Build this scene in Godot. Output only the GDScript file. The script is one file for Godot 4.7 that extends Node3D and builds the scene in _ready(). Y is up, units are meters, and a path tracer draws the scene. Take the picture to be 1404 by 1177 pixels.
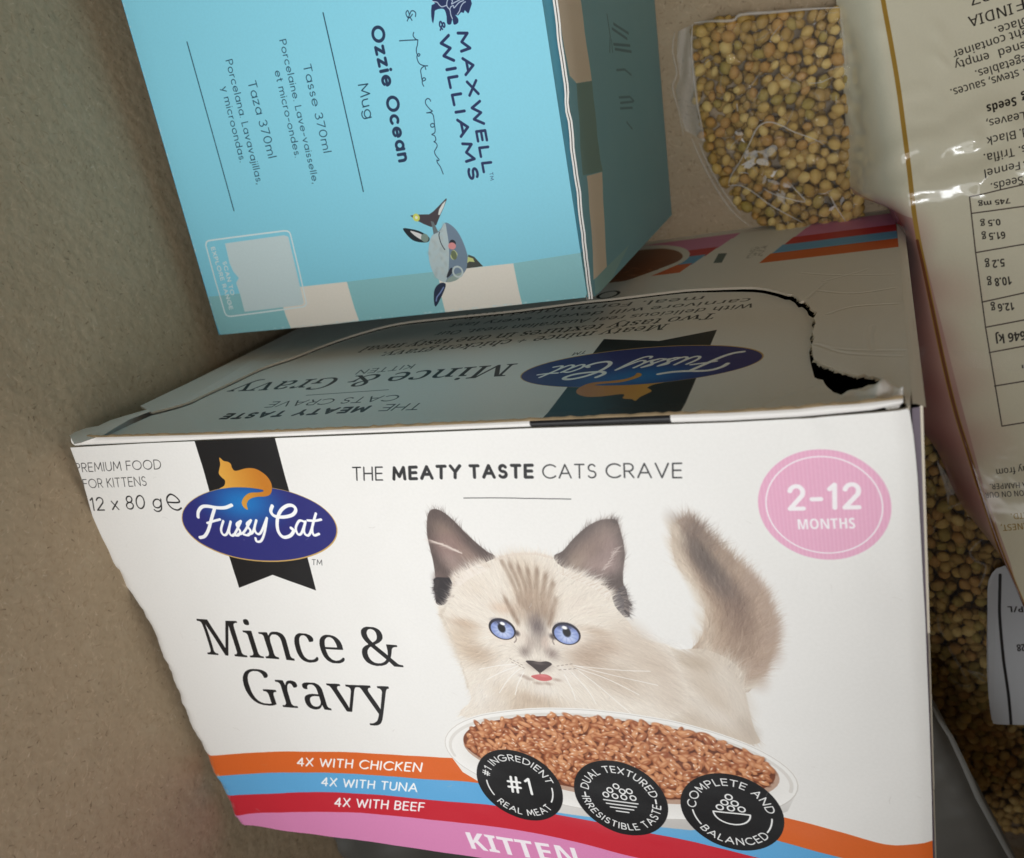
extends Node3D
# A shipping carton seen from above: a worn carton of kitten food, a blue mug box, bags of coriander seed and a spice packet.
# Lengths are written in millimetres and turned into metres by MM. x runs along the food carton, y up, z down its front print.
const MM := 0.001
const FLOOR := -157.0


# A small software canvas: prints are drawn on it in millimetres of the surface that wears them.
class Cv:
	var w: int
	var h: int
	var k: float
	var o: Vector2
	var b := PackedByteArray()
	var m := Transform2D.IDENTITY
	var fonts: Dictionary

	func _init(origin: Vector2, size: Vector2, scale: float, paper: Color, fontset: Dictionary = {}) -> void:
		o = origin
		k = scale
		w = int(size.x * k)
		h = int(size.y * k)
		fonts = fontset
		var im := Image.create(w, h, false, Image.FORMAT_RGB8)
		im.fill(paper)
		b = im.get_data()

	func px(p: Vector2) -> Vector2:
		return (m * p - o) * k

	func uv(p: Vector2) -> Vector2:
		return Vector2((p.x - o.x) * k / w, (p.y - o.y) * k / h)

	func tex() -> ImageTexture:
		var im := Image.create_from_data(w, h, false, Image.FORMAT_RGB8, b)
		im.generate_mipmaps()
		return ImageTexture.create_from_image(im)

	func put(x: int, y: int, c: Color, a: float) -> void:
		if x < 0 or y < 0 or x >= w or y >= h:
			return
		var i := (y * w + x) * 3
		var r := 1.0 - a
		b[i] = int(b[i] * r + c.r * 255.0 * a + 0.5)
		b[i + 1] = int(b[i + 1] * r + c.g * 255.0 * a + 0.5)
		b[i + 2] = int(b[i + 2] * r + c.b * 255.0 * a + 0.5)

	func at(p: Vector2) -> Color:
		var x := clampi(int(p.x), 0, w - 1)
		var y := clampi(int(p.y), 0, h - 1)
		var i := (y * w + x) * 3
		return Color(b[i] / 255.0, b[i + 1] / 255.0, b[i + 2] / 255.0)

	# signed-area coverage of closed outlines that are already in pixels
	func fill_px(loops: Array, c: Color, a := 1.0, shade = null) -> void:
		var lo := Vector2(1e9, 1e9)
		var hi := Vector2(-1e9, -1e9)
		for l: PackedVector2Array in loops:
			for q in l:
				lo = lo.min(q)
				hi = hi.max(q)
		var x0 := int(floor(lo.x)) - 1
		var y0 := int(floor(lo.y)) - 1
		var bw := int(ceil(hi.x)) - x0 + 3
		var bh := int(ceil(hi.y)) - y0 + 2
		if bw <= 0 or bh <= 0 or bw > 6000 or bh > 6000:
			return
		var acc := PackedFloat32Array()
		acc.resize(bw * bh + 4)
		var org := Vector2(x0, y0)
		for l: PackedVector2Array in loops:
			var n := l.size()
			for e in n:
				var p: Vector2 = l[e] - org
				var q: Vector2 = l[(e + 1) % n] - org
				if p.y == q.y:
					continue
				var dir := 1.0
				if p.y > q.y:
					var t := p
					p = q
					q = t
					dir = -1.0
				var dxdy := (q.x - p.x) / (q.y - p.y)
				var x := p.x
				for y in range(int(p.y), mini(bh, int(ceil(q.y)))):
					var dy := minf(y + 1, q.y) - maxf(y, p.y)
					var xn := x + dxdy * dy
					var d := dy * dir
					var xa := minf(x, xn)
					var xb := maxf(x, xn)
					var fa := floorf(xa)
					var ia := int(fa)
					var cb := ceilf(xb)
					var ib := int(cb)
					var row := y * bw
					if ib <= ia + 1:
						var f := 0.5 * (x + xn) - fa
						acc[row + ia] += d - d * f
						acc[row + ia + 1] += d * f
					else:
						var s := 1.0 / (xb - xa)
						var g := xa - fa
						var a0 := 0.5 * s * (1.0 - g) * (1.0 - g)
						var g1 := xb - cb + 1.0
						var am := 0.5 * s * g1 * g1
						acc[row + ia] += d * a0
						if ib == ia + 2:
							acc[row + ia + 1] += d * (1.0 - a0 - am)
						else:
							var a1 := s * (1.5 - g)
							acc[row + ia + 1] += d * (a1 - a0)
							for xi in range(ia + 2, ib - 1):
								acc[row + xi] += d * s
							var a2 := a1 + (ib - ia - 3) * s
							acc[row + ib - 1] += d * (1.0 - a2 - am)
						acc[row + ib] += d * am
					x = xn
		var shaded: bool = shade != null
		for y in range(maxi(0, -y0), mini(bh, h - y0)):
			var sum := 0.0
			var row := y * bw
			var i := ((y + y0) * w + x0) * 3
			for x in bw:
				sum += acc[row + x]
				var v := minf(absf(sum), 1.0) * a
				if v > 0.004 and x + x0 >= 0 and x + x0 < w:
					var u := c
					if shaded:
						u = shade.call(Vector2(x + x0, y + y0) / k + o)
					var j := i + x * 3
					var r := 1.0 - v
					b[j] = int(b[j] * r + u.r * 255.0 * v + 0.5)
					b[j + 1] = int(b[j + 1] * r + u.g * 255.0 * v + 0.5)
					b[j + 2] = int(b[j + 2] * r + u.b * 255.0 * v + 0.5)

	func poly(pts: PackedVector2Array, c: Color, a := 1.0, shade = null) -> void:
		var l := PackedVector2Array()
		for q in pts:
			l.append(px(q))
		fill_px([l], c, a, shade)

	func ring(pts: PackedVector2Array, inner: PackedVector2Array, c: Color, a := 1.0) -> void:
		var l := PackedVector2Array()
		for q in pts:
			l.append(px(q))
		var n := PackedVector2Array()
		for q in inner:
			n.append(px(q))
		n.reverse()
		fill_px([l, n], c, a)

	# round-ended strokes sharing one coverage mask; widths in millimetres
	func strokes(lines: Array, width: float, c: Color, a := 1.0) -> void:
		var out := []
		for l: PackedVector2Array in lines:
			var n := PackedVector2Array()
			for q in l:
				n.append(px(q))
			out.append(n)
		strokes_px(out, width * k * 0.5 * m.get_scale().x, c, a)

	func strokes_px(lines: Array, r: float, c: Color, a := 1.0) -> void:
		var lo := Vector2(1e9, 1e9)
		var hi := Vector2(-1e9, -1e9)
		for l: PackedVector2Array in lines:
			for q in l:
				lo = lo.min(q)
				hi = hi.max(q)
		var x0 := int(lo.x - r) - 1
		var y0 := int(lo.y - r) - 1
		var bw := int(hi.x + r) - x0 + 2
		var bh := int(hi.y + r) - y0 + 2
		if bw > 4000 or bh > 4000:
			return
		var mask := PackedFloat32Array()
		mask.resize(bw * bh)
		for l: PackedVector2Array in lines:
			for e in maxi(1, l.size() - 1):
				var p: Vector2 = l[e]
				var q: Vector2 = l[mini(e + 1, l.size() - 1)]
				var pq := q - p
				var len2 := maxf(pq.length_squared(), 1e-9)
				for y in range(int(minf(p.y, q.y) - r) - 1, int(maxf(p.y, q.y) + r) + 2):
					for x in range(int(minf(p.x, q.x) - r) - 1, int(maxf(p.x, q.x) + r) + 2):
						var v := Vector2(x + 0.5, y + 0.5) - p
						var t := clampf(v.dot(pq) / len2, 0.0, 1.0)
						var cov := r + 0.5 - (v - pq * t).length()
						if cov > 0.0:
							var i := (y - y0) * bw + x - x0
							if i >= 0 and i < mask.size():
								mask[i] = maxf(mask[i], minf(cov, minf(1.0, 2.0 * r)))
		for y in bh:
			for x in bw:
				var v := mask[y * bw + x]
				if v > 0.0:
					put(x + x0, y + y0, c, v * a)

	# a soft ellipse: full in the middle, gone at the rim
	func blob(p: Vector2, rx: float, ry: float, turn: float, c: Color, a := 1.0, hard := 0.0) -> void:
		var q := px(p)
		var sx := rx * k
		var sy := ry * k
		var big := maxf(sx, sy)
		var cs := cos(turn)
		var sn := sin(turn)
		for y in range(maxi(0, int(q.y - big)), mini(h, int(q.y + big) + 2)):
			for x in range(maxi(0, int(q.x - big)), mini(w, int(q.x + big) + 2)):
				var dx := x + 0.5 - q.x
				var dy := y + 0.5 - q.y
				var u := (dx * cs + dy * sn) / sx
				var v := (dy * cs - dx * sn) / sy
				var d := u * u + v * v
				if d < 1.0:
					var f := smoothstep(0.0, 1.0, minf(1.0, (1.0 - sqrt(d)) / (1.0 - hard)))
					put(x, y, c, f * a)

	# one hair: a thin tapering curve laid down in pixel steps (p in pixels)
	func hair(p: Vector2, dir: Vector2, length: float, bend: float, c: Color, a: float, thick := false) -> void:
		var n := int(length)
		var d := dir
		var turn := bend / maxf(n, 1.0)
		for i in n:
			var f := a * (1.0 - float(i) / n)
			var x := int(p.x)
			var y := int(p.y)
			var fx := p.x - x
			var fy := p.y - y
			put(x, y, c, f * (1.0 - fx) * (1.0 - fy))
			put(x + 1, y, c, f * fx * (1.0 - fy))
			put(x, y + 1, c, f * (1.0 - fx) * fy)
			put(x + 1, y + 1, c, f * fx * fy)
			if thick and i * 3 < n * 2:
				var g := p + Vector2(-d.y, d.x) * 0.9
				put(int(g.x), int(g.y), c, f * 0.7)
			p += d
			d = d.rotated(turn)

	# the glyphs of a string: [outline loops, pen strokes, width], y up, capitals 1 high
	func shape(s: String, style: String) -> Array:
		var x := 0.0
		var list := []
		var pen := style.begins_with("g")
		var wt := float(style.substr(1)) / 100.0 if pen else 0.0
		for ch in s:
			var loops := []
			if pen:
				var def: Array = fonts.pen.get(ch, [0.3, []])
				for l: PackedVector2Array in def[1]:
					var n := PackedVector2Array()
					for q in l:
						n.append(Vector2(x + wt * 0.5 + q.x * (1.0 - wt * 0.3), wt * 0.5 + q.y * (1.0 - wt)))
					loops.append(n)
				x += def[0] * (1.0 - wt * 0.3) + wt + (0.17 if ch != " " else 0.0)
			else:
				var g: Dictionary = fonts.outline.call(style, ch)
				for l: PackedVector2Array in g.loops:
					var n := PackedVector2Array()
					for q in l:
						n.append(Vector2(x + q.x, q.y))
					loops.append(n)
				x += g.advance
			list.append(loops)
		var lo := 1e9
		var hi := -1e9
		for loops in list:
			for l: PackedVector2Array in loops:
				for q in l:
					lo = minf(lo, q.x - wt * 0.5)
					hi = maxf(hi, q.x + wt * 0.5)
		return [list, lo, hi, pen, wt]

	# text from p0 to p1 along its baseline; ph is where the capitals' height above p0 comes to
	func text(s: String, style: String, p0: Vector2, p1: Vector2, ph: Vector2, c: Color, a := 1.0) -> void:
		var g := shape(s, style)
		var ux: Vector2 = (p1 - p0) / (g[2] - g[1])
		var uy := ph - p0
		for loops in g[0]:
			var out := []
			for l: PackedVector2Array in loops:
				var n := PackedVector2Array()
				for q in l:
					n.append(px(p0 + ux * (q.x - g[1]) + uy * q.y))
				out.append(n)
			if out.is_empty():
				continue
			if g[3]:
				strokes_px(out, g[4] * 0.5 * 0.5 * (uy.length() + ux.length()) * k, c, a)
			else:
				fill_px(out, c, a)

	# text whose thin strokes are thinned and whose stems are widened, for a higher contrast
	func text_contrast(s: String, style: String, p0: Vector2, p1: Vector2, ph: Vector2, c: Color, thin: float, widen: float) -> void:
		var g := shape(s, style)
		var ux: Vector2 = (p1 - p0) / (g[2] - g[1])
		var uy := ph - p0
		var side := ux.normalized() * widen * k
		for loops in g[0]:
			var out := []
			for l: PackedVector2Array in loops:
				var n := PackedVector2Array()
				for q in l:
					n.append(px(p0 + ux * (q.x - g[1]) + uy * q.y))
				var hole := false
				for o: PackedVector2Array in loops:
					if o != l and Geometry2D.is_point_in_polygon(l[0], o):
						hole = true
				for r: PackedVector2Array in Geometry2D.offset_polygon(n, (thin if hole else -thin) * k):
					if Geometry2D.is_polygon_clockwise(r) != hole:
						r.reverse()
					out.append(r)
			if out.is_empty():
				continue
			for j in 5:
				var moved := []
				for r: PackedVector2Array in out:
					var n := PackedVector2Array()
					for q in r:
						n.append(q + side * (j - 2) * 0.5)
					moved.append(n)
				fill_px(moved, c)

	# text round a circle: cap bottoms (or tops, when inside out) on radius r, centred on angle mid (clockwise from straight up)
	func arc_text(s: String, style: String, c0: Vector2, r: float, cap: float, mid: float, spread: float, under: bool, c: Color) -> void:
		var g := shape(s, style)
		var total: float = g[2] - g[1]
		var sx := spread * r / total
		for loops in g[0]:
			var out := []
			for l: PackedVector2Array in loops:
				var n := PackedVector2Array()
				for q in l:
					var along: float = (q.x - g[1] - total * 0.5) * sx
					var ang := mid + (along / r if not under else -along / r)
					var rad := r + q.y * cap if not under else r + (1.0 - q.y) * cap
					n.append(px(c0 + Vector2(sin(ang), -cos(ang)) * rad))
				out.append(n)
			if out.is_empty():
				continue
			if g[3]:
				strokes_px(out, g[4] * 0.5 * cap * k, c)
			else:
				fill_px(out, c)


# ------------------------------------------------------------------ helpers
var fonts := {}
var M := {}
var rng := RandomNumberGenerator.new()


func pv(a: Array) -> PackedVector2Array:
	var out := PackedVector2Array()
	for i in a.size() / 2:
		out.append(Vector2(a[i * 2], a[i * 2 + 1]))
	return out


func c8(r: float, g: float, b: float) -> Color:
	return Color(r / 255.0, g / 255.0, b / 255.0)


func circle(c: Vector2, rx: float, ry := -1.0, a0 := 0.0, a1 := TAU, n := 64, turn := 0.0) -> PackedVector2Array:
	var out := PackedVector2Array()
	for i in n + (0 if a1 - a0 >= TAU - 0.001 else 1):
		var t := a0 + (a1 - a0) * i / n
		out.append(c + Vector2(cos(t) * rx, sin(t) * (ry if ry > 0.0 else rx)).rotated(turn))
	return out


# a smooth curve through points
func curve(p: PackedVector2Array, closed := false, n := 6) -> PackedVector2Array:
	var out := PackedVector2Array()
	var s := p.size()
	for i in (s if closed else s - 1):
		var a := p[(i - 1 + s) % s] if closed else p[maxi(i - 1, 0)]
		var d := p[(i + 2) % s] if closed else p[mini(i + 2, s - 1)]
		for j in n:
			out.append(p[i].cubic_interpolate(p[(i + 1) % s], a, d, float(j) / n))
	if not closed:
		out.append(p[s - 1])
	return out


func resample(p: PackedVector2Array, n: int) -> PackedVector2Array:
	var total := 0.0
	for i in p.size() - 1:
		total += p[i].distance_to(p[i + 1])
	var out := PackedVector2Array([p[0]])
	var want := total / n
	var run := 0.0
	var next := want
	for i in p.size() - 1:
		var d := p[i].distance_to(p[i + 1])
		while next <= run + d + 1e-6 and out.size() < n:
			out.append(p[i].lerp(p[i + 1], (next - run) / maxf(d, 1e-9)))
			next += want
		run += d
	while out.size() < n + 1:
		out.append(p[p.size() - 1])
	out[n] = p[p.size() - 1]
	return out


func numbered(called: String) -> String:
	if not has_node(called):
		return called
	var i := 1
	while has_node("%s_%03d" % [called, i]):
		i += 1
	return "%s_%03d" % [called, i]


# a thing: a Node3D at its base, whose parts are built in scene millimetres
func thing(called: String, label: String, category: String, base: Vector3, group := "") -> Node3D:
	var n := Node3D.new()
	n.name = numbered(called)
	n.position = base * MM
	n.set_meta("label", label)
	n.set_meta("category", category)
	if group:
		n.set_meta("group", group)
	add_child(n)
	return n


func part(called: String, mesh: Mesh, mats: Array, parent: Node3D, label := "") -> MeshInstance3D:
	var o := MeshInstance3D.new()
	o.name = called
	o.mesh = mesh
	for i in mesh.get_surface_count():
		o.set_surface_override_material(i, mats[mini(i, mats.size() - 1)])
	parent.add_child(o, true)
	var top: Node3D = parent
	while top.get_parent() != self and top.get_parent() != null:
		top = top.get_parent()
	o.position = -top.position if parent == top else Vector3.ZERO
	if label:
		o.set_meta("label", label)
	return o


func grid(nu: int, nv: int, f: Callable, uvf: Callable, mesh: ArrayMesh = null) -> ArrayMesh:
	var st := SurfaceTool.new()
	st.begin(Mesh.PRIMITIVE_TRIANGLES)
	st.set_smooth_group(0)
	for j in nv + 1:
		for i in nu + 1:
			var p: Vector3 = f.call(float(i) / nu, float(j) / nv)
			st.set_uv(uvf.call(p))
			st.add_vertex(p * MM)
	for j in nv:
		for i in nu:
			var a := j * (nu + 1) + i
			for q in [a, a + 1, a + nu + 2, a, a + nu + 2, a + nu + 1]:
				st.add_index(q)
	st.generate_normals()
	return st.commit(mesh)


# a flat sheet with thickness: face and back in surface 0, cut edges in surface 1. to3(point, depth) places it.
func plate(outline: PackedVector2Array, to3: Callable, thick: float, uvf: Callable) -> ArrayMesh:
	var tri := Geometry2D.triangulate_polygon(outline)
	var st := SurfaceTool.new()
	st.begin(Mesh.PRIMITIVE_TRIANGLES)
	st.set_smooth_group(-1)
	for side in 2:
		for i in tri.size():
			var q := outline[tri[i if side == 0 else tri.size() - 1 - i]]
			st.set_uv(uvf.call(q))
			st.add_vertex(to3.call(q, thick * side) * MM)
	st.generate_normals()
	var mesh := st.commit()
	st = SurfaceTool.new()
	st.begin(Mesh.PRIMITIVE_TRIANGLES)
	st.set_smooth_group(-1)
	var n := outline.size()
	for i in n:
		var p := outline[i]
		var q := outline[(i + 1) % n]
		var c := [to3.call(p, 0.0), to3.call(q, 0.0), to3.call(q, thick), to3.call(p, thick)]
		for e in [0, 1, 2, 0, 2, 3]:
			st.set_uv(uvf.call(p))
			st.add_vertex(c[e] * MM)
	st.generate_normals()
	return st.commit(mesh)


# a box between two corners with its edges taken off
func slab(lo: Vector3, hi: Vector3) -> ArrayMesh:
	var st := SurfaceTool.new()
	st.begin(Mesh.PRIMITIVE_TRIANGLES)
	st.set_smooth_group(-1)
	var c := []
	for i in 8:
		c.append(Vector3(hi.x if i & 1 else lo.x, hi.y if i & 2 else lo.y, hi.z if i & 4 else lo.z) * MM)
	for f in [[0, 2, 3, 1], [4, 5, 7, 6], [0, 1, 5, 4], [2, 6, 7, 3], [0, 4, 6, 2], [1, 3, 7, 5]]:
		for e in [0, 1, 2, 0, 2, 3]:
			st.add_vertex(c[f[e]])
	st.generate_normals()
	return st.commit()


# a narrow ridge laid along a line of points
func ridge(line: PackedVector3Array, width: float, height: float) -> ArrayMesh:
	var n := line.size()
	var f := func(u: float, v: float) -> Vector3:
		var s := v * (n - 1)
		var i := mini(int(s), n - 2)
		var p := line[i].lerp(line[i + 1], s - i)
		var t := (line[mini(i + 2, n - 1)] - line[maxi(i - 1, 0)]).normalized()
		var side := t.cross(Vector3.UP).normalized()
		var taper := 0.15 + 0.85 * sqrt(maxf(0.0, sin(PI * clampf(v, 0.02, 0.98))))
		return p + side * (u - 0.5) * width * taper + Vector3.UP * height * taper * (1.0 - pow(2.0 * u - 1.0, 2.0))
	return grid(4, (n - 1) * 4, f, func(p: Vector3): return Vector2(p.x, p.z))


func mat(color: Color, rough: float, spec := 0.5) -> StandardMaterial3D:
	var m := StandardMaterial3D.new()
	m.albedo_color = color
	m.roughness = rough
	m.metallic_specular = spec
	return m


func noise_tex(freq: float, size: int, octaves: int, normal := false, bump := 4.0, ramp: Gradient = null, sd := 1) -> NoiseTexture2D:
	var n := FastNoiseLite.new()
	n.seed = sd
	n.frequency = freq
	n.fractal_octaves = octaves
	var t := NoiseTexture2D.new()
	t.width = size
	t.height = size
	t.seamless = true
	t.noise = n
	t.as_normal_map = normal
	t.bump_strength = bump
	if ramp:
		t.color_ramp = ramp
	return t


# a printed board: a print, with the faint orange-peel and grain of coated card
func printed(tex: Texture2D, rough: float, spec := 0.5) -> StandardMaterial3D:
	var m := mat(Color.WHITE, rough, spec)
	m.albedo_texture = tex
	m.roughness_texture = M.grain
	m.detail_enabled = true
	m.detail_blend_mode = BaseMaterial3D.BLEND_MODE_MUL
	m.detail_albedo = M.speckle
	m.detail_uv_layer = BaseMaterial3D.DETAIL_UV_2
	return m


# ------------------------------------------------------------------ lettering
func make_fonts() -> void:
	var ts := TextServerManager.get_primary_interface()
	var rids := {}
	for def in [["sans", "Droid Sans", 400], ["bold", "Droid Sans", 700], ["serif", "Droid Serif", 400]]:
		var f := SystemFont.new()
		f.font_names = PackedStringArray([def[1]])
		f.font_weight = def[2]
		rids[def[0]] = [f, f.get_rids()[0]]
	var cache := {}
	fonts.outline = func(style: String, ch: String) -> Dictionary:
		var key := style + ch
		if cache.has(key):
			return cache[key]
		var rid: RID = rids[style][1]
		var cap := 64.0 * (0.714 if style != "serif" else 0.7224)
		var gi := ts.font_get_glyph_index(rid, 64, ch.unicode_at(0), 0)
		var raw: Dictionary = ts.font_get_glyph_contours(rid, 64, gi)
		var loops := []
		var from := 0
		for last: int in raw.get("contours", []):
			var p := PackedVector2Array()
			var n: int = last - from + 1
			for i in n:
				var a: Vector3 = raw.points[from + i]
				var q: Vector3 = raw.points[from + (i + 1) % n]
				var r: Vector3 = raw.points[from + (i + n - 1) % n]
				var pa := Vector2(a.x, -a.y)
				if a.z == 1.0:
					p.append(pa / cap)
				else:
					var s0 := Vector2(r.x, -r.y)
					var s1 := Vector2(q.x, -q.y)
					if r.z != 1.0:
						s0 = (s0 + pa) * 0.5
					if q.z != 1.0:
						s1 = (s1 + pa) * 0.5
					for t in [0.0, 0.25, 0.5, 0.75, 1.0]:
						p.append((s0.lerp(pa, t)).lerp(pa.lerp(s1, t), t) / cap)
			loops.append(p)
			from = last + 1
		cache[key] = {"loops": loops, "advance": ts.font_get_glyph_advance(rid, 64, gi).x / cap}
		return cache[key]
	# a geometric monoline alphabet. L: a line of points. A: an arc, centre, radii, from and to in degrees.
	var raw := {
		"A": "0.8 L 0 0 .4 1 .8 0 L .14 .34 .66 .34", "B": "0.56 L .28 .52 0 .52 0 1 .3 1 A .3 .76 .24 .24 90 -90 L .28 .52 .3 .52 A .29 .26 .27 .26 90 -90 L .29 0 0 0 0 .52",
		"C": "0.84 A .5 .5 .5 .5 45 315", "D": "0.74 L .26 0 0 0 0 1 .26 1 A .26 .5 .48 .5 90 -90", "E": "0.5 L .5 0 0 0 0 1 .5 1 L 0 .52 .46 .52",
		"F": "0.48 L 0 0 0 1 .48 1 L 0 .52 .44 .52", "G": "0.95 A .5 .5 .5 .5 45 360 L .55 .5 1 .5", "H": "0.64 L 0 0 0 1 L .64 0 .64 1 L 0 .52 .64 .52", "I": "0.02 L 0 0 0 1",
		"J": "0.36 L .36 1 .36 .25 A .16 .22 .2 .22 0 -150", "K": "0.58 L 0 0 0 1 L .55 1 0 .45 L .14 .58 .58 0", "L": "0.46 L 0 1 0 0 .46 0", "M": "0.88 L 0 0 .08 1 .44 .22 .8 1 .88 0",
		"N": "0.7 L 0 0 0 1 .7 0 .7 1", "O": "1.0 A .5 .5 .5 .5 0 360", "P": "0.54 L 0 0 0 1 .28 1 A .28 .73 .26 .27 90 -90 L .28 .46 0 .46",
		"R": "0.56 L 0 0 0 1 .28 1 A .28 .73 .26 .27 90 -90 L .28 .46 0 .46 L .26 .46 .56 0", "S": "0.52 A .26 .75 .22 .25 30 270 A .26 .25 .25 .25 90 -150", "T": "0.6 L 0 1 .6 1 L .3 1 .3 0",
		"U": "0.64 L 0 1 0 .32 A .32 .32 .32 .32 180 360 L .64 .32 .64 1", "V": "0.76 L 0 1 .38 0 .76 1", "W": "1.14 L 0 1 .28 0 .57 .9 .86 0 1.14 1", "X": "0.68 L 0 0 .66 1 L 0 1 .68 0", "Y": "0.7 L 0 1 .35 .48 .7 1 L .35 .48 .35 0",
		"a": "0.62 A .31 .33 .31 .33 0 360 L .62 0 .62 .66", "c": "0.56 A .33 .33 .33 .33 50 310", "d": "0.62 A .31 .33 .31 .33 0 360 L .62 0 .62 1.04", "e": "0.64 L .02 .34 .64 .34 A .32 .33 .32 .33 0 318",
		"g": "0.62 A .31 .33 .31 .33 0 360 L .62 .66 .62 .02 A .31 .02 .31 .3 0 -150", "i": "0.02 L 0 0 0 .66 L 0 .94 0 .95", "j": "0.06 L .04 .66 .04 -.14 A -.06 -.14 .1 .12 0 -110 L .04 .94 .04 .95", "l": "0.02 L 0 0 0 1.04",
		"m": "0.92 L 0 0 0 .66 L 0 .42 A .23 .42 .23 .24 180 0 L .46 .42 .46 0 L .46 .42 A .69 .42 .23 .24 180 0 L .92 .42 .92 0", "n": "0.5 L 0 0 0 .66 L 0 .4 A .25 .4 .25 .26 180 0 L .5 .4 .5 0",
		"o": "0.66 A .33 .33 .33 .33 0 360", "r": "0.28 L 0 0 0 .66 A .26 .38 .26 .28 180 80", "s": "0.4 A .2 .49 .17 .17 30 270 A .2 .165 .19 .165 90 -150", "t": "0.3 L .12 .92 .12 .14 A .26 .14 .14 .14 180 270 L 0 .66 .3 .66",
		"u": "0.5 L 0 .66 0 .26 A .25 .26 .25 .26 180 360 L .5 .66 .5 0", "v": "0.54 L 0 .66 .27 0 .54 .66", "x": "0.5 L 0 0 .5 .66 L 0 .66 .5 0", "y": "0.54 L 0 .66 .28 0 L .54 .66 .18 -.28", "z": "0.48 L 0 .66 .48 .66 0 0 .48 0",
		"0": "0.62 A .31 .5 .31 .5 0 360", "1": "0.24 L 0 .82 .2 1 .2 0", "2": "0.56 A .28 .72 .27 .28 165 -30 L .52 .58 0 0 .56 0", "3": "0.54 A .25 .76 .24 .24 150 -90 A .26 .26 .27 .26 90 -150", "4": "0.64 L .48 0 .48 1 0 .28 .64 .28",
		"7": "0.54 L 0 1 .54 1 .14 0", "8": "0.54 A .27 .76 .22 .24 0 360 A .27 .26 .27 .26 0 360", "#": "0.7 L .16 0 .26 1 L .44 0 .54 1 L 0 .32 .66 .32 L .04 .68 .7 .68", "-": "0.36 L 0 .4 .36 .4", ".": "0.02 L 0 .01 0 .02", ",": "0.04 L .04 .03 0 -.14",
		"&": "0.7 L .7 0 .18 .66 A .33 .8 .18 .2 200 -40 L .46 .66 .12 .4 A .27 .25 .25 .25 130 300 L .42 .06 .66 .44", " ": "0.34",
	}
	fonts.pen = {}
	for ch: String in raw:
		var words: PackedStringArray = raw[ch].split(" ", false)
		var lines := []
		var i := 1
		while i < words.size():
			if words[i] == "A":
				var v := []
				for j in 6:
					v.append(float(words[i + 1 + j]))
				var n := maxi(5, int(absf(v[5] - v[4]) / 15.0))
				var p := PackedVector2Array()
				for j in n + 1:
					var t := deg_to_rad(v[4] + (v[5] - v[4]) * j / n)
					p.append(Vector2(v[0] + cos(t) * v[2], v[1] + sin(t) * v[3]))
				lines.append(p)
				i += 7
			else:
				var p := PackedVector2Array()
				i += 1
				while i < words.size() and words[i] != "L" and words[i] != "A":
					p.append(Vector2(float(words[i]), float(words[i + 1])))
					i += 2
				lines.append(p)
		fonts.pen[ch] = [float(words[0]), lines]


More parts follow.
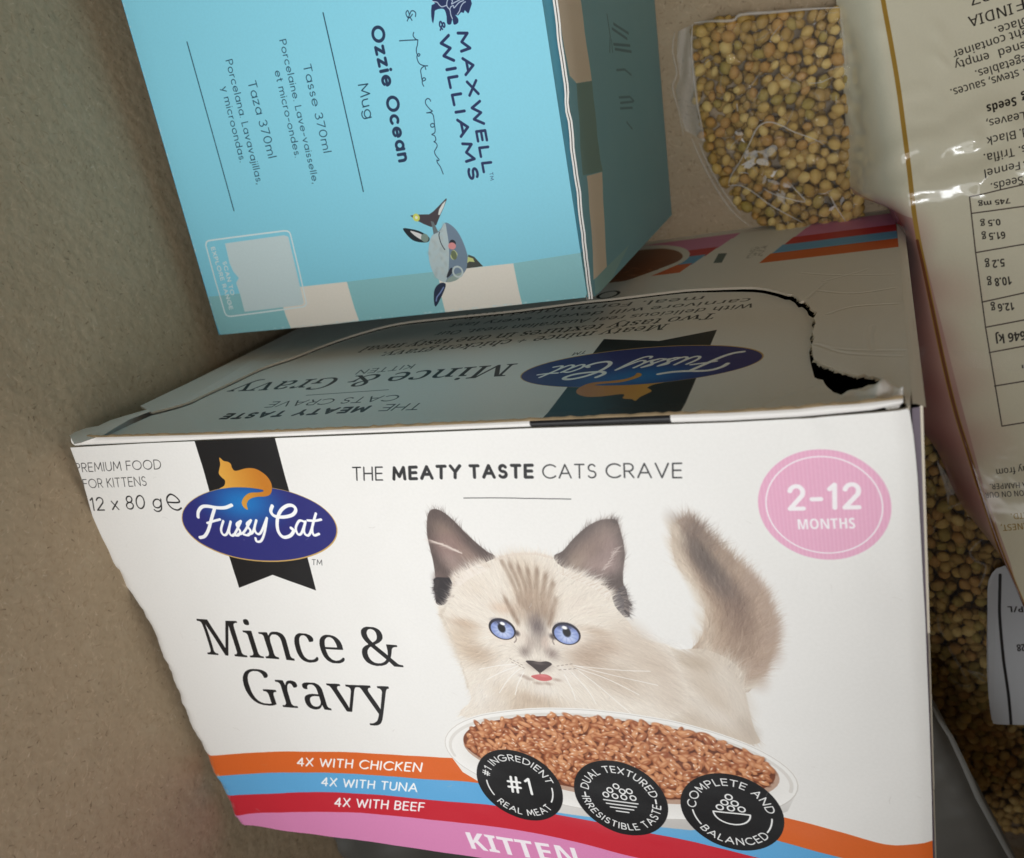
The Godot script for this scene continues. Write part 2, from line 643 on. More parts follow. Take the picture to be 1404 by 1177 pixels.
# ------------------------------------------------------------------ prints
# the ribbon, oval and gold cat of the food carton, in millimetres of the front print
func draw_logo(c: Cv, ribbon: PackedVector2Array, tm: bool) -> void:
	var black := c8(26, 26, 28)
	var keep := c.m
	c.m = Transform2D.IDENTITY
	c.poly(ribbon, black)
	c.m = keep
	var mid := Vector2(48.08, 22.14)
	var gold := func(p: Vector2) -> Color:
		var q := c.m.affine_inverse() * p
		return c8(250, 208, 104).lerp(c8(196, 122, 38), clampf((q.x - 32.0) / 22.0, 0.0, 1.0))
	c.poly(circle(mid, 22.6, 10.35), c8(200, 162, 96), 1.0)
	c.poly(circle(mid + Vector2(0, -0.12), 22.35, 10.1), c8(40, 50, 120), 1.0, func(p: Vector2) -> Color:
		var q := (c.m.affine_inverse() * p - mid - Vector2(-2.0, -6.0)) / Vector2(16.0, 9.5)
		return c8(28, 118, 190).lerp(c8(44, 46, 118), smoothstep(0.0, 1.0, q.length())))
	var cat := curve(pv([40.99, 12.35, 42.6, 11.59, 43.37, 10.31, 42.81, 9.51, 42.29, 8.43, 42.97, 7.17, 43.7, 5.99, 44.15, 4.32, 44.99, 5.19, 46.22, 5.52, 46.78, 6.09, 46.75, 7.15, 47.49, 7.87, 50.88, 7.27, 53.5, 7.56, 55.59, 9.15, 56.33, 11.06, 55.96, 12.87, 54.82, 14.26, 53.08, 14.73, 51.1, 14.77, 49.23, 15.1, 47.95, 15.73, 47.13, 16.8, 46.93, 18.11, 46.04, 17.52, 45.91, 16.2, 47.13, 14.77, 49.13, 13.73, 51.54, 13.63, 53.2, 13.38, 53, 12.88, 48.9, 12.3, 44.97, 12.14]), true, 4)
	c.poly(cat, Color.WHITE, 1.0, gold)
	var white := c8(250, 250, 250)
	var pen := []
	for l in [
		pv([31.29, 19.84, 32.03, 18.33, 33.67, 17.08, 35.58, 16.95, 37.91, 17.35, 40.55, 17.38, 42.78, 16.75]),
		pv([37.36, 17.49, 35.22, 20.39, 33.01, 23.42, 31.06, 25.19, 29.31, 25.66]),
		pv([33.47, 21.52, 35.55, 21, 37.75, 20.56]),
		pv([38.56, 21.01, 36.93, 23.34, 37.01, 24.79, 38.34, 24.4, 40.74, 21.17]),
		pv([40.74, 21.17, 39.17, 23.8, 39.43, 25.01, 40.61, 24.55, 43.52, 21.4]),
		pv([43.72, 21.11, 42.28, 21.85, 42.18, 22.89, 42.42, 23.95, 41.42, 25, 40.1, 24.78]),
		pv([41.54, 24.7, 43.4, 24.17, 46.42, 21.27]),
		pv([46.69, 20.97, 45.21, 21.86, 45.21, 22.9, 45.48, 23.87, 44.47, 24.99, 43.16, 24.77]),
		pv([44.59, 24.69, 45.98, 24.24, 48.19, 21.05]),
		pv([48.19, 21.05, 46.82, 23.35, 47.11, 24.69, 48.41, 24.24, 51.44, 20.49]),
		pv([51.44, 20.49, 49.48, 24.16, 47.6, 26.56, 46.21, 26.79, 46.16, 25.89]),
		pv([54.31, 17.25, 53.31, 18.68, 53.86, 19.92, 56.25, 20.22, 59.08, 19.67, 60.61, 18.39, 60.38, 17.33, 58.76, 17.16, 56.37, 18.42, 54.37, 20.87, 53.44, 23.79, 54.28, 25.56, 56.43, 25.25, 57.92, 23.93, 57.49, 23.2]),
		pv([62.02, 21.48, 60.6, 21.18, 58.86, 23.06, 58.8, 24.73, 59.95, 24.51, 62.3, 21.34]),
		pv([62.3, 21.34, 60.95, 23.64, 61.03, 24.95, 62.41, 24.51, 65.98, 19.22]),
		pv([65.98, 19.22, 63.52, 23.06, 63.3, 25.01, 64.86, 24.65]),
		pv([63.01, 21.05, 64.94, 21.13, 66.86, 20.79]),
	]:
		pen.append(curve(l, false, 5))
	c.strokes(pen, 0.68, white)
	c.strokes([pen[0], pen[1], pen[11]], 0.92, white)
	if tm:
		c.text("TM", "g9", Vector2(59.85, 33.17), Vector2(62.76, 33.26), Vector2(60.4, 31.59), c8(60, 60, 62))


func print_front(c: Cv) -> void:
	var ink := c8(30, 30, 32)
	draw_logo(c, pv([38.86, -2.23, 61.69, -1.78, 58.64, 40.28, 47.39, 36.11, 35.49, 40.23]), true)
	c.text("PREMIUM FOOD", "g7", Vector2(-3.15, 6.78), Vector2(25.39, 6.73), Vector2(-2.3, 4.23), ink)
	c.text("FOR KITTENS", "g7", Vector2(-2.76, 11.37), Vector2(18.65, 11.12), Vector2(-2.03, 8.78), ink)
	c.text("12 x 80 g", "g8", Vector2(-3.62, 17.94), Vector2(20.85, 17.35), Vector2(-2.34, 14.01), ink)
	var e0: Vector2 = Vector2(25.42, 15.58)
	c.strokes([curve(PackedVector2Array([e0 + Vector2(-1.9, 0.1), e0 + Vector2(1.7, 0.1), e0 + Vector2(1.5, -1.2), e0 + Vector2(0, -2.1), e0 + Vector2(-1.6, -1.2), e0 + Vector2(-2.1, 0.2), e0 + Vector2(-1.4, 1.7), e0 + Vector2(0.2, 2.3), e0 + Vector2(1.7, 1.7)]))], 0.4, ink)
	c.text("THE", "g9", Vector2(78.53, 11.12), Vector2(86.27, 11.23), Vector2(79.42, 7.78), ink)
	c.text("MEATY", "g21", Vector2(88.61, 11.29), Vector2(104.75, 11.53), Vector2(89.42, 7.92), ink)
	c.text("TASTE", "g21", Vector2(106.58, 11.57), Vector2(120.91, 11.78), Vector2(107.23, 8.25), ink)
	c.text("CATS", "g9", Vector2(122.78, 11.83), Vector2(133.93, 12.04), Vector2(123.27, 8.7), ink)
	c.text("CRAVE", "g9", Vector2(135.83, 12.09), Vector2(150.6, 12.33), Vector2(136.23, 8.9), ink)
	c.strokes([pv([104.33, 15.87, 127.87, 16.42])], 0.16, ink)
	c.text_contrast("Mince &", "serif", Vector2(16.42, 61.89), Vector2(76.67, 61.55), Vector2(17.25, 50.38), ink, 0.13, 0.17)
	c.text_contrast("Gravy", "serif", Vector2(24.69, 77.55), Vector2(70.24, 76.67), Vector2(25.24, 65.64), ink, 0.13, 0.17)
	# the age badge
	var pink := c8(233, 170, 199)
	var pc := Vector2(174.79, 18.65)
	c.poly(circle(pc, 11.14), pink, 1.0, func(p: Vector2) -> Color:
		var s := 0.5 + 0.5 * sin(p.x * 9.0)
		return pink.lerp(c8(246, 205, 222), 0.28 * s * s))
	c.ring(circle(pc, 9.86), circle(pc, 9.62), c8(250, 244, 247))
	c.text("2-12", "g17", Vector2(168.75, 19.66), Vector2(181.07, 19.38), Vector2(169.04, 14.16), c8(250, 244, 247))
	c.text("MONTHS", "bold", Vector2(170.22, 23.45), Vector2(179.91, 23.19), Vector2(170.2, 21.35), c8(250, 244, 247))
	# the four bands along the bottom
	var edges := [
		curve(pv([-7.21, 102.68, -1.09, 99.37, 5.15, 98, 18.5, 95.32, 31.78, 93.2, 54.23, 90.66, 77.87, 88.87, 88.93, 88.42, 109.8, 89.06, 127.25, 90.91, 143.67, 92.65, 161.52, 94.71, 172, 96.44, 179.3, 98.08, 182.49, 98.28, 185.54, 97.69, 191.63, 95.92])),
		curve(pv([-8.2, 110.13, -1.38, 107.14, 13.39, 103.76, 24.95, 101.69, 51.79, 98.34, 75.82, 96.51, 87.72, 95.84, 108.35, 96.3, 126.18, 97.49, 142.8, 99.51, 158.61, 101.6, 168.67, 103.28, 172.95, 104.12, 182.42, 106.16, 191.43, 104.03])),
		curve(pv([-7.37, 118.04, -0.07, 114.56, 10.18, 111.94, 22.02, 109.58, 37.17, 106.91, 58, 104.76, 73.88, 103.73, 88.84, 102.93, 108.33, 103.05, 131.83, 104.72, 148.26, 106.9, 157.83, 108.3, 171.36, 110.47, 182.86, 112.45, 191.27, 110.51])),
		curve(pv([-6.38, 125.78, 0.27, 122.5, 13.23, 118.43, 38.44, 113.94, 55.79, 112.11, 71.9, 111.11, 87.06, 110.43, 101.45, 110.5, 112.72, 111.52, 123.49, 112.98, 140.83, 115.04, 156.99, 117.25, 170.8, 119.02, 191.07, 118.26])),
	]
	var cols := [c8(222, 104, 42), c8(98, 172, 222), c8(202, 40, 56), c8(222, 138, 186)]
	for i in 4:
		var p: PackedVector2Array = edges[i].duplicate()
		p.append(Vector2(197, 134))
		p.append(Vector2(-8, 134))
		c.poly(p, cols[i])
	c.text("4X WITH CHICKEN", "g13", Vector2(32.18, 98.4), Vector2(72.48, 94.5), Vector2(33.63, 95.07), Color.WHITE)
	c.text("4X WITH TUNA", "g13", Vector2(38.03, 104.71), Vector2(69.34, 101.69), Vector2(39.4, 101.44), Color.WHITE)
	c.text("4X WITH BEEF", "g13", Vector2(40.13, 111.74), Vector2(69.37, 108.58), Vector2(41.57, 108.19), Color.WHITE)
	c.text("KITTEN", "bold", Vector2(80.54, 119.65), Vector2(110.7, 119.36), Vector2(80.08, 113.84), c8(250, 240, 246))
	draw_kitten(c)
	draw_bowl(c, Vector2(123.54, 84.79), 41.7, 15.43, Vector2(124.07, 82.9), 36.6, 11.1)
	draw_badges(c)
	# handling marks: rubbed edges, a few scratches and specks
	rng.seed = 19
	for i in 46:
		var p := Vector2(rng.randf_range(2, 188), rng.randf_range(2, 120))
		var d := Vector2.from_angle(rng.randf() * TAU) * rng.randf_range(0.2, 2.2)
		c.strokes([PackedVector2Array([p, p + d * 0.6, p + d + Vector2(d.y, -d.x) * 0.2])], rng.randf_range(0.08, 0.2), c8(200, 195, 188), rng.randf_range(0.2, 0.5))
	for i in 70:
		var p: Vector2 = Vector2(-6.16, 32.02).lerp(Vector2(0.25, 124.6), rng.randf()) + Vector2(rng.randf_range(0.2, 3.2), 0)
		c.blob(p, rng.randf_range(0.3, 1.2), rng.randf_range(0.3, 1.6), 0.2, c8(214, 208, 200), rng.randf_range(0.2, 0.6))


func draw_badges(c: Cv) -> void:
	var w := c8(246, 246, 244)
	var spots := [Vector2(99.47, 95.06), Vector2(124.92, 95.0), Vector2(150.21, 95.16)]
	for p: Vector2 in spots:
		c.poly(circle(p, 11.15), c8(24, 24, 26))
	var p: Vector2 = spots[0]
	c.arc_text("#1 INGREDIENT", "g14", p, 7.6, 2.1, 0.0, 2.7, false, w)
	c.arc_text("REAL MEAT", "g14", p, 7.6, 2.1, PI, 1.75, true, w)
	c.text("#1", "g13", p + Vector2(-3.3, 2.7), p + Vector2(3.2, 2.7), p + Vector2(-3.3, -2.8), w)
	for s in [-1.0, 1.0]:
		c.strokes([circle(p, 8.6, -1, PI * 0.5 - s * PI * 0.5 - 0.27 + s * 0.22, PI * 0.5 - s * PI * 0.5 + 0.27 + s * 0.22, 10)], 0.38, w)
	p = spots[1]
	c.arc_text("DUAL TEXTURED", "g14", p, 7.5, 2.1, 0.0, 2.75, false, w)
	c.arc_text("IRRESISTIBLE TASTE", "g14", p, 7.5, 2.1, PI, 3.0, true, w)
	for s in [-1.0, 1.0]:
		c.strokes([PackedVector2Array([p + Vector2(s * 8.5, -0.75 - s * 0.25), p + Vector2(s * 8.5, 0.45 - s * 0.25)])], 0.4, w)
	for q: Vector2 in [Vector2(-0.4, -3.6), Vector2(-2.1, -2.2), Vector2(0.9, -2.3), Vector2(2.6, -2.6), Vector2(-3.3, -0.7), Vector2(-1.1, -0.6), Vector2(1.0, -0.6), Vector2(3.2, -0.7)]:
		c.ring(circle(p + q, 0.85), circle(p + q, 0.5), w)
	for i in 4:
		var half: float = [4.1, 3.6, 2.8, 1.5][i]
		c.strokes([PackedVector2Array([p + Vector2(-half, 0.9 + i * 1.0), p + Vector2(half, 0.9 + i * 1.0)])], 0.36, w)
	p = spots[2]
	c.arc_text("COMPLETE AND", "g14", p, 7.6, 2.1, -0.05, 3.0, false, w)
	c.arc_text("BALANCED", "g14", p, 7.6, 2.1, PI, 1.85, true, w)
	for s in [-1.0, 1.0]:
		c.strokes([circle(p, 8.6, -1, PI * 0.5 - s * PI * 0.5 - 0.25 + s * 0.32, PI * 0.5 - s * PI * 0.5 + 0.25 + s * 0.32, 10)], 0.38, w)
	for q: Vector2 in [Vector2(-0.1, -4.4), Vector2(-1.2, -2.7), Vector2(1.0, -2.7), Vector2(-2.4, -1.1), Vector2(0.0, -1.1), Vector2(2.3, -1.1)]:
		c.ring(circle(p + q, 0.92), circle(p + q, 0.55), w)
	var bowl := PackedVector2Array([p + Vector2(-4, 0.3), p + Vector2(4, 0.3)])
	bowl.append_array(circle(p + Vector2(0, 0.3), 4.0, 3.4, 0.0, PI, 24))
	c.strokes([bowl], 0.4, w)


# the dish of minced meat in gravy
func draw_bowl(c: Cv, mid: Vector2, rx: float, ry: float, fm: Vector2, fx: float, fy: float) -> void:
	c.blob(mid + Vector2(2, 9), rx * 0.95, ry * 0.95, 0.0, c8(205, 200, 194), 0.5)
	var body := circle(mid, rx, ry, PI, TAU, 40)
	body.append_array(PackedVector2Array([mid + Vector2(rx, 1), mid + Vector2(rx * 0.93, 8), mid + Vector2(rx * 0.72, 14), mid + Vector2(rx * 0.4, 17.5), mid + Vector2(-rx * 0.4, 17.5), mid + Vector2(-rx * 0.72, 14), mid + Vector2(-rx * 0.93, 8), mid + Vector2(-rx, 1)]))
	c.poly(body, Color.WHITE, 1.0, func(p: Vector2) -> Color:
		var q := (c.m.affine_inverse() * p - mid) / Vector2(rx, 18.0)
		return c8(243, 240, 235).lerp(c8(178, 174, 170), clampf(q.y * 1.1, 0.0, 1.0) * (0.55 + 0.45 * q.x)))
	c.poly(circle(mid + Vector2(0, 0.2), rx - 0.3, ry - 0.3), Color.WHITE, 1.0, func(p: Vector2) -> Color:
		var q := (c.m.affine_inverse() * p - mid) / Vector2(rx, ry)
		return c8(226, 222, 216).lerp(c8(246, 244, 240), clampf(q.length_squared() * q.length_squared(), 0.0, 1.0)))
	c.strokes([circle(mid + Vector2(0, 0.2), rx - 0.2, ry - 0.2) + PackedVector2Array([mid + Vector2(rx - 0.2, 0.2)])], 0.22, c8(204, 199, 192), 0.8)
	c.strokes([circle(mid + Vector2(0, 0.6), rx - 1.5, ry - 1.3, PI * 0.95, TAU * 1.02, 60)], 0.8, c8(206, 200, 192), 0.5)
	c.poly(circle(fm + Vector2(0.3, 0.8), fx + 0.5, fy + 0.6), c8(150, 96, 66), 0.55)
	c.poly(circle(fm, fx, fy, 0.0, TAU, 90), c8(120, 66, 42))
	rng.seed = 91
	var bits := []
	var row := -fy
	while row < fy:
		var col := -fx
		while col < fx:
			var q := Vector2(col + rng.randf_range(-0.7, 0.7), row + rng.randf_range(-0.45, 0.45))
			if pow(q.x / fx, 2) + pow(q.y / fy, 2) < 0.97:
				bits.append(q)
			col += 1.75
		row += 1.02
	bits.sort_custom(func(a: Vector2, b: Vector2): return a.y < b.y)
	for q: Vector2 in bits:
		var p: Vector2 = fm + q + Vector2(0, -0.35)
		var len := rng.randf_range(0.8, 2.3)
		var wid := rng.randf_range(0.6, 1.15)
		var turn := rng.randf_range(-1.3, 1.3)
		var f := rng.randf()
		var base := c8(150, 80, 48).lerp(c8(216, 150, 104), f)
		c.blob(p + Vector2(0.15, 0.35), len * 1.15, wid * 1.2, turn, c8(84, 40, 22), 0.85, 0.25)
		c.blob(p, len, wid, turn, base, 1.0, 0.6)
		c.blob(p + Vector2(-0.1, -0.22), len * 0.7, wid * 0.55, turn, c8(236, 186, 146), 0.6, 0.1)
		if rng.randf() < 0.5:
			c.blob(p + Vector2(rng.randf_range(-0.5, 0.5), -0.35), 0.55, 0.24, turn, c8(252, 232, 212), 0.85, 0.2)


# combs hair over a region: every hair takes the colour under its root, a little lighter or darker
func comb(c: Cv, area: PackedVector2Array, flow: PackedVector2Array, count: int, len_mm: float, spread: float, jitter: float, sd: int, a := 0.5) -> void:
	rng.seed = sd
	var lo := Vector2(1e9, 1e9)
	var hi := -lo
	for q in area:
		lo = lo.min(q)
		hi = hi.max(q)
	var n := flow.size() / 2
	for i in count:
		var p := Vector2(rng.randf_range(lo.x, hi.x), rng.randf_range(lo.y, hi.y))
		if not Geometry2D.is_point_in_polygon(p, area):
			continue
		var d := Vector2.ZERO
		for j in n:
			var f := flow[j * 2]
			d += (flow[j * 2 + 1] - f).normalized() / (0.6 + pow(p.distance_squared_to(f), 1.25))
		d = d.normalized().rotated(rng.randfn(0.0, spread))
		var q := c.px(p)
		var col := c.at(q)
		var t := rng.randfn(0.0, jitter)
		col = Color(clampf(col.r + t, 0, 1), clampf(col.g + t, 0, 1), clampf(col.b + t * 0.95, 0, 1))
		c.hair(q, d, len_mm * c.k * rng.randf_range(0.5, 1.2), rng.randf_range(-0.5, 0.5), col, a)


# hair that stands out past an edge
func fringe(c: Cv, line: PackedVector2Array, dirs: PackedVector2Array, count: int, len_mm: float, cols: Array, spread: float, sd: int, a := 0.6) -> void:
	rng.seed = sd
	var n := line.size() - 1
	for i in count:
		var t := rng.randf() * n
		var s := mini(int(t), n - 1)
		var p := line[s].lerp(line[s + 1], t - s)
		var u := float(t) / n * (dirs.size() / 2 - 1)
		var v := mini(int(u), dirs.size() / 2 - 2)
		var d0 := (dirs[v * 2 + 1] - dirs[v * 2]).normalized()
		var d1 := (dirs[v * 2 + 3] - dirs[v * 2 + 2]).normalized()
		var d := d0.lerp(d1, u - v).normalized().rotated(rng.randfn(0.0, spread))
		var col: Color = c.at(c.px(p - d * len_mm * 0.45)).lightened(rng.randf_range(-0.06, 0.1)) if cols.is_empty() else cols[rng.randi() % cols.size()]
		c.hair(c.px(p - d * len_mm * 0.35), d, len_mm * c.k * rng.randf_range(0.5, 1.25), rng.randf_range(-0.6, 0.6), col, minf(1.0, a * 1.25), true)


func kb(c: Cv, p: Vector2, rx: float, ry: float, turn: float, col: Color, a := 1.0, hard := 0.0) -> void:
	c.blob(p, rx * 0.95, ry * 0.95, turn, col, a, hard)


func draw_kitten(c: Cv) -> void:
	# body and tail behind the head
	var body := curve(pv([131.26, 45.24, 135.13, 47.94, 137.27, 49.44, 141.73, 50.95, 144.38, 51.84, 146.71, 51.57, 149.44, 51.39, 153.29, 52.78, 156.48, 55.85, 156.82, 60.84, 157.03, 64.79, 157.33, 68.8, 157.75, 71.67, 158.18, 74.57, 152.54, 75.27, 138.43, 73.93, 123.18, 74.44, 113.65, 74.24, 115.36, 60.28, 124.92, 47.83]), true, 4)
	var tail := curve(pv([147.09, 52.1, 148.87, 49.51, 150.17, 46.99, 150.87, 44.27, 150.8, 40.57, 149.91, 37.21, 148.5, 34.67, 147.17, 32.14, 146.62, 29.1, 146.77, 25.84, 147.41, 22.87, 148.65, 21.32, 150.11, 20.94, 151.6, 21.52, 152.96, 23.37, 154.76, 25.8, 156.62, 28.48, 158.55, 30.91, 160.09, 33.11, 161.58, 35.57, 162.78, 38.05, 163.62, 40.81, 163.94, 43.62, 163.9, 46.74, 163.35, 49.94, 162.28, 53.22, 160.66, 56.61, 158.72, 59.55, 156.76, 61.41, 154.57, 57.11, 151.43, 53.46]), true, 4)
	c.poly(tail, c8(176, 152, 132))
	var tb := pv([149.87, 24.35, 151.06, 28.29, 153.07, 32.77, 155.52, 37.28, 157.14, 41.87, 157.42, 47.11, 156.83, 52.53])
	for i in tb.size():
		kb(c, tb[i], [3.4, 4.2, 4.4, 4.6, 5.0, 5.4, 5.0][i], 8.0, -0.55 if i < 4 else -0.1, [c8(128, 108, 96), c8(92, 80, 74), c8(84, 74, 70), c8(98, 84, 78), c8(124, 102, 90), c8(142, 118, 102), c8(160, 136, 118)][i], 0.75)
	for q in pv([147.8, 24.35, 147.17, 28.34, 148.15, 32.37, 149.64, 35.93, 150.65, 40.05, 150.64, 45.35, 149.65, 49.73]):
		kb(c, q, 2.2, 6.0, -0.4, c8(218, 204, 186), 0.75)
	for q in pv([161.01, 37.1, 162.85, 43.67, 162.24, 50.01, 159, 56.75]):
		kb(c, q, 4.0, 6.5, -0.3, c8(186, 162, 146), 0.7)
	c.poly(body, c8(212, 198, 182))
	for q in pv([137.32, 52.2, 142.29, 53.55, 147.65, 54.85]):
		kb(c, q, 7.0, 3.2, 0.25, c8(186, 168, 148), 0.55)
	for q in pv([130.89, 53.2, 131.9, 58.94, 127.85, 65.27]):
		kb(c, q, 6.0, 5.0, 0.3, c8(186, 168, 150), 0.45)
	for q in pv([137.26, 62.02, 143.85, 62.59, 147.97, 66.87, 151.42, 68.85]):
		kb(c, q, 8.0, 4.0, 0.5, c8(228, 219, 208), 0.6)
	for q in pv([152.77, 57.25, 154.97, 61.57, 155.37, 66.11]):
		kb(c, q, 5.0, 6.0, 0.3, c8(222, 212, 200), 0.7)
	for q in pv([155.44, 69.59, 156.96, 72.35]):
		kb(c, q, 3.0, 4.0, 0.3, c8(190, 176, 162), 0.5)
	comb(c, body, pv([136.84, 52.23, 140.48, 53.11, 145.87, 54.42, 148.81, 56.45, 150.96, 57.4, 153.61, 61.7, 153.93, 62.81, 155.11, 68.45, 140.26, 61.17, 143.69, 63.77, 130.9, 59.02, 134.5, 61.08, 127.33, 68.38, 128.76, 71.93, 145.12, 67.16, 147.37, 71.68]), 9000, 3.4, 0.2, 0.035, 5)
	comb(c, body, pv([136.84, 52.23, 140.48, 53.11, 145.87, 54.42, 148.81, 56.45, 150.96, 57.4, 153.61, 61.7, 153.93, 62.81, 155.11, 68.45, 140.26, 61.17, 143.69, 63.77]), 260, 6.0, 0.12, 0.11, 6, 0.4)
	comb(c, tail, pv([148.29, 49.82, 150.78, 44.27, 153.29, 52.78, 155.24, 47.24, 158.35, 54.6, 161.34, 50.6, 154.3, 44.1, 154.97, 38.33, 160.96, 45.86, 164.25, 42.06, 152.44, 37.9, 150.85, 33.33, 158.8, 38.19, 160.85, 34.59, 149.74, 31.83, 148.68, 26.82, 155.01, 30.73, 154.94, 27.76, 148.94, 24.84, 148.98, 21.41, 151.57, 24.34, 151.88, 21.91]), 11000, 3.4, 0.28, 0.05, 7)
	comb(c, tail, pv([148.29, 49.82, 150.78, 44.27, 153.29, 52.78, 155.24, 47.24, 154.3, 44.1, 154.97, 38.33, 152.44, 37.9, 150.85, 33.33, 149.74, 31.83, 148.68, 26.82, 148.94, 24.84, 148.98, 21.41]), 700, 5.0, 0.25, 0.1, 8, 0.45)
	fringe(c, pv([150.08, 21.13, 152.96, 23.37, 156.62, 28.48, 160.09, 33.11, 162.78, 38.05, 163.94, 43.62, 163.62, 48.86, 161.34, 54.92, 158.22, 60.15]), pv([150.08, 21.13, 150.57, 19.02, 152.96, 23.37, 154.98, 20.49, 156.62, 28.48, 158.55, 25.29, 160.09, 33.11, 161.82, 29.14, 162.78, 38.05, 164.96, 34.48, 163.94, 43.62, 166.45, 40.44, 163.35, 49.94, 165.97, 48.19, 161.34, 54.92, 164.02, 53.63, 158.22, 60.15, 160.04, 59.43]), 1300, 4.6, [], 0.3, 9, 0.42)
	fringe(c, pv([150.08, 21.13, 147.77, 22.38, 146.77, 25.84, 146.89, 30.36, 148.5, 34.67, 150.41, 38.49, 150.91, 43.2, 149.86, 48.09]), pv([150.08, 21.13, 150.15, 19.01, 147.77, 22.38, 146.97, 20.43, 146.77, 25.84, 145.98, 24.35, 146.89, 30.36, 145.78, 28.86, 148.5, 34.67, 147.42, 32.9, 150.41, 38.49, 150.01, 36.43, 150.91, 43.2, 150.8, 40.57, 149.86, 48.09, 149.46, 45.95]), 520, 2.2, [], 0.3, 10, 0.45)
	# ears
	var ear_l := curve(pv([92.15, 37.14, 92.47, 34.71, 92.87, 31.34, 93, 27.78, 93.29, 24.51, 94.45, 20.6, 95.64, 18.7, 97.17, 18.36, 98.73, 19.18, 100.46, 21.09, 102.4, 23.9, 104.38, 26.53, 106.46, 28.81, 108.21, 30.62, 103.78, 36.33, 97.59, 39.41, 93.33, 41.53]), true, 4)
	var ear_r := curve(pv([121.43, 30.33, 123.75, 28.52, 126.75, 25.43, 130, 22.72, 132.97, 21.25, 134.93, 20.97, 136.47, 21.27, 136.84, 23.36, 137, 26.75, 136.7, 29.75, 135.85, 32.81, 135.42, 35.91, 135.55, 39.93, 133.84, 43.64, 128.43, 40.2, 124.29, 36.22]), true, 4)
	c.poly(ear_l, c8(92, 78, 74))
	c.poly(ear_r, c8(98, 86, 82))
	var el := pv([97.52, 23.81, 99.05, 26.57, 100.58, 29.34, 97.18, 30.32, 96.54, 27.52, 97.93, 32.67, 102.36, 31.18])
	for i in el.size():
		kb(c, el[i], 5.5, 4.2, 0.8, [c8(150, 128, 114), c8(148, 122, 114), c8(150, 124, 114), c8(156, 132, 126), c8(158, 130, 122), c8(170, 148, 138), c8(160, 138, 126)][i], 0.72)
	kb(c, Vector2(93.35, 36.14), 3.0, 3.4, 0.2, c8(120, 100, 94), 0.7)
	var er := pv([133.61, 24.21, 133.79, 27.63, 130.83, 26.79, 128.06, 29, 133.12, 31.55, 125.96, 31.68, 129.89, 32.05])
	for i in er.size():
		kb(c, er[i], 5.2, 4.4, -0.7, [c8(160, 140, 130), c8(172, 148, 142), c8(152, 130, 120), c8(160, 138, 126), c8(184, 160, 154), c8(176, 156, 140), c8(178, 154, 146)][i], 0.72)
	comb(c, ear_l, pv([94.37, 37.57, 97.54, 28.91, 99.73, 34.54, 97.61, 25.19, 96.04, 24.27, 96.81, 19.71, 103.15, 29.77, 100.3, 25.18]), 2600, 2.6, 0.25, 0.04, 11)
	comb(c, ear_r, pv([129.09, 36.54, 133.42, 29.8, 124.9, 33.04, 130.05, 26.8, 134.38, 24.21, 135.57, 21.68, 135.09, 33.7, 137, 26.75]), 2600, 2.6, 0.25, 0.04, 12)
	# dark tufts under the ears
	c.poly(curve(pv([92.54, 35.67, 91.59, 36.43, 91.61, 37.4, 91.09, 38.65, 91.22, 40.62, 90.86, 42.87, 95.65, 43.42, 98.52, 39.38, 97.99, 36.01, 94.41, 35.63]), true, 4), c8(46, 40, 42))
	c.poly(curve(pv([132.46, 40.05, 135.43, 36.35, 135.82, 39.92, 136.39, 41.25, 135.53, 41.74, 135.36, 44.03, 133.76, 44.11, 131.79, 42.82]), true, 4), c8(104, 96, 96))
	# head and chest
	var head := curve(pv([90.89, 43.62, 92.82, 42.79, 94.75, 40.73, 95.8, 38.5, 97.75, 35.54, 101.44, 33.08, 104.86, 31.84, 107.39, 30.77, 110.59, 29.67, 114.12, 29.08, 118.28, 29.21, 121.01, 29.98, 122.28, 31.84, 125.54, 33.93, 129.25, 35.63, 132.05, 37.8, 132.63, 41.41, 133.84, 43.64, 135.14, 45.88, 136.13, 49.08, 139.89, 50.25, 143.01, 52.85, 140.6, 70.04, 91.48, 75.37, 92.78, 69.69, 92.87, 64.25, 92.74, 60.53, 92.47, 57.38, 91.94, 52.72, 91.12, 48.15]), true, 4)
	c.poly(head, c8(233, 223, 210))
	kb(c, Vector2(96.97, 68.74), 7, 7, 0.2, c8(236, 229, 220), 0.7)
	for q in pv([104.1, 66.46, 110.08, 68.54, 107.87, 70.36]):
		kb(c, q, 9.0, 5.0, 0.1, c8(208, 190, 170), 0.6)
	for q in pv([107.51, 67.73, 104.44, 71.25, 112.63, 69.35, 110.64, 65.86]):
		kb(c, q, 5.0, 4.0, 0.3, c8(190, 168, 146), 0.5)
	for q in pv([99.25, 71.23, 115.27, 69.61]):
		kb(c, q, 6.0, 6.0, 0.3, c8(218, 204, 188), 0.6)
	for q in pv([127.11, 59.34, 130.98, 60.99, 135.89, 55.73]):
		kb(c, q, 9.0, 7.0, 0.3, c8(198, 180, 162), 0.6)
	for q in pv([113.76, 34.67, 115.43, 38.81, 112.89, 42.69]):
		kb(c, q, 9.5, 7.0, 1.4, c8(206, 186, 164), 0.55)
	for q in pv([95.75, 56.1, 94.53, 51.54]):
		kb(c, q, 7.0, 6.0, 0.5, c8(202, 180, 156), 0.55)
	kb(c, Vector2(99.1, 55.87), 7.5, 5.0, 0.5, c8(188, 164, 142), 0.6)
	kb(c, Vector2(96.39, 47.88), 6.5, 2.0, 0.15, c8(186, 158, 134), 0.55)
	kb(c, Vector2(106.97, 43.67), 5.0, 2.6, 0.1, c8(204, 168, 140), 0.5)
	for q in pv([122.98, 54.23, 126.56, 53.01, 123.47, 56.16]):
		kb(c, q, 7.5, 5.5, -0.3, c8(180, 156, 136), 0.5)
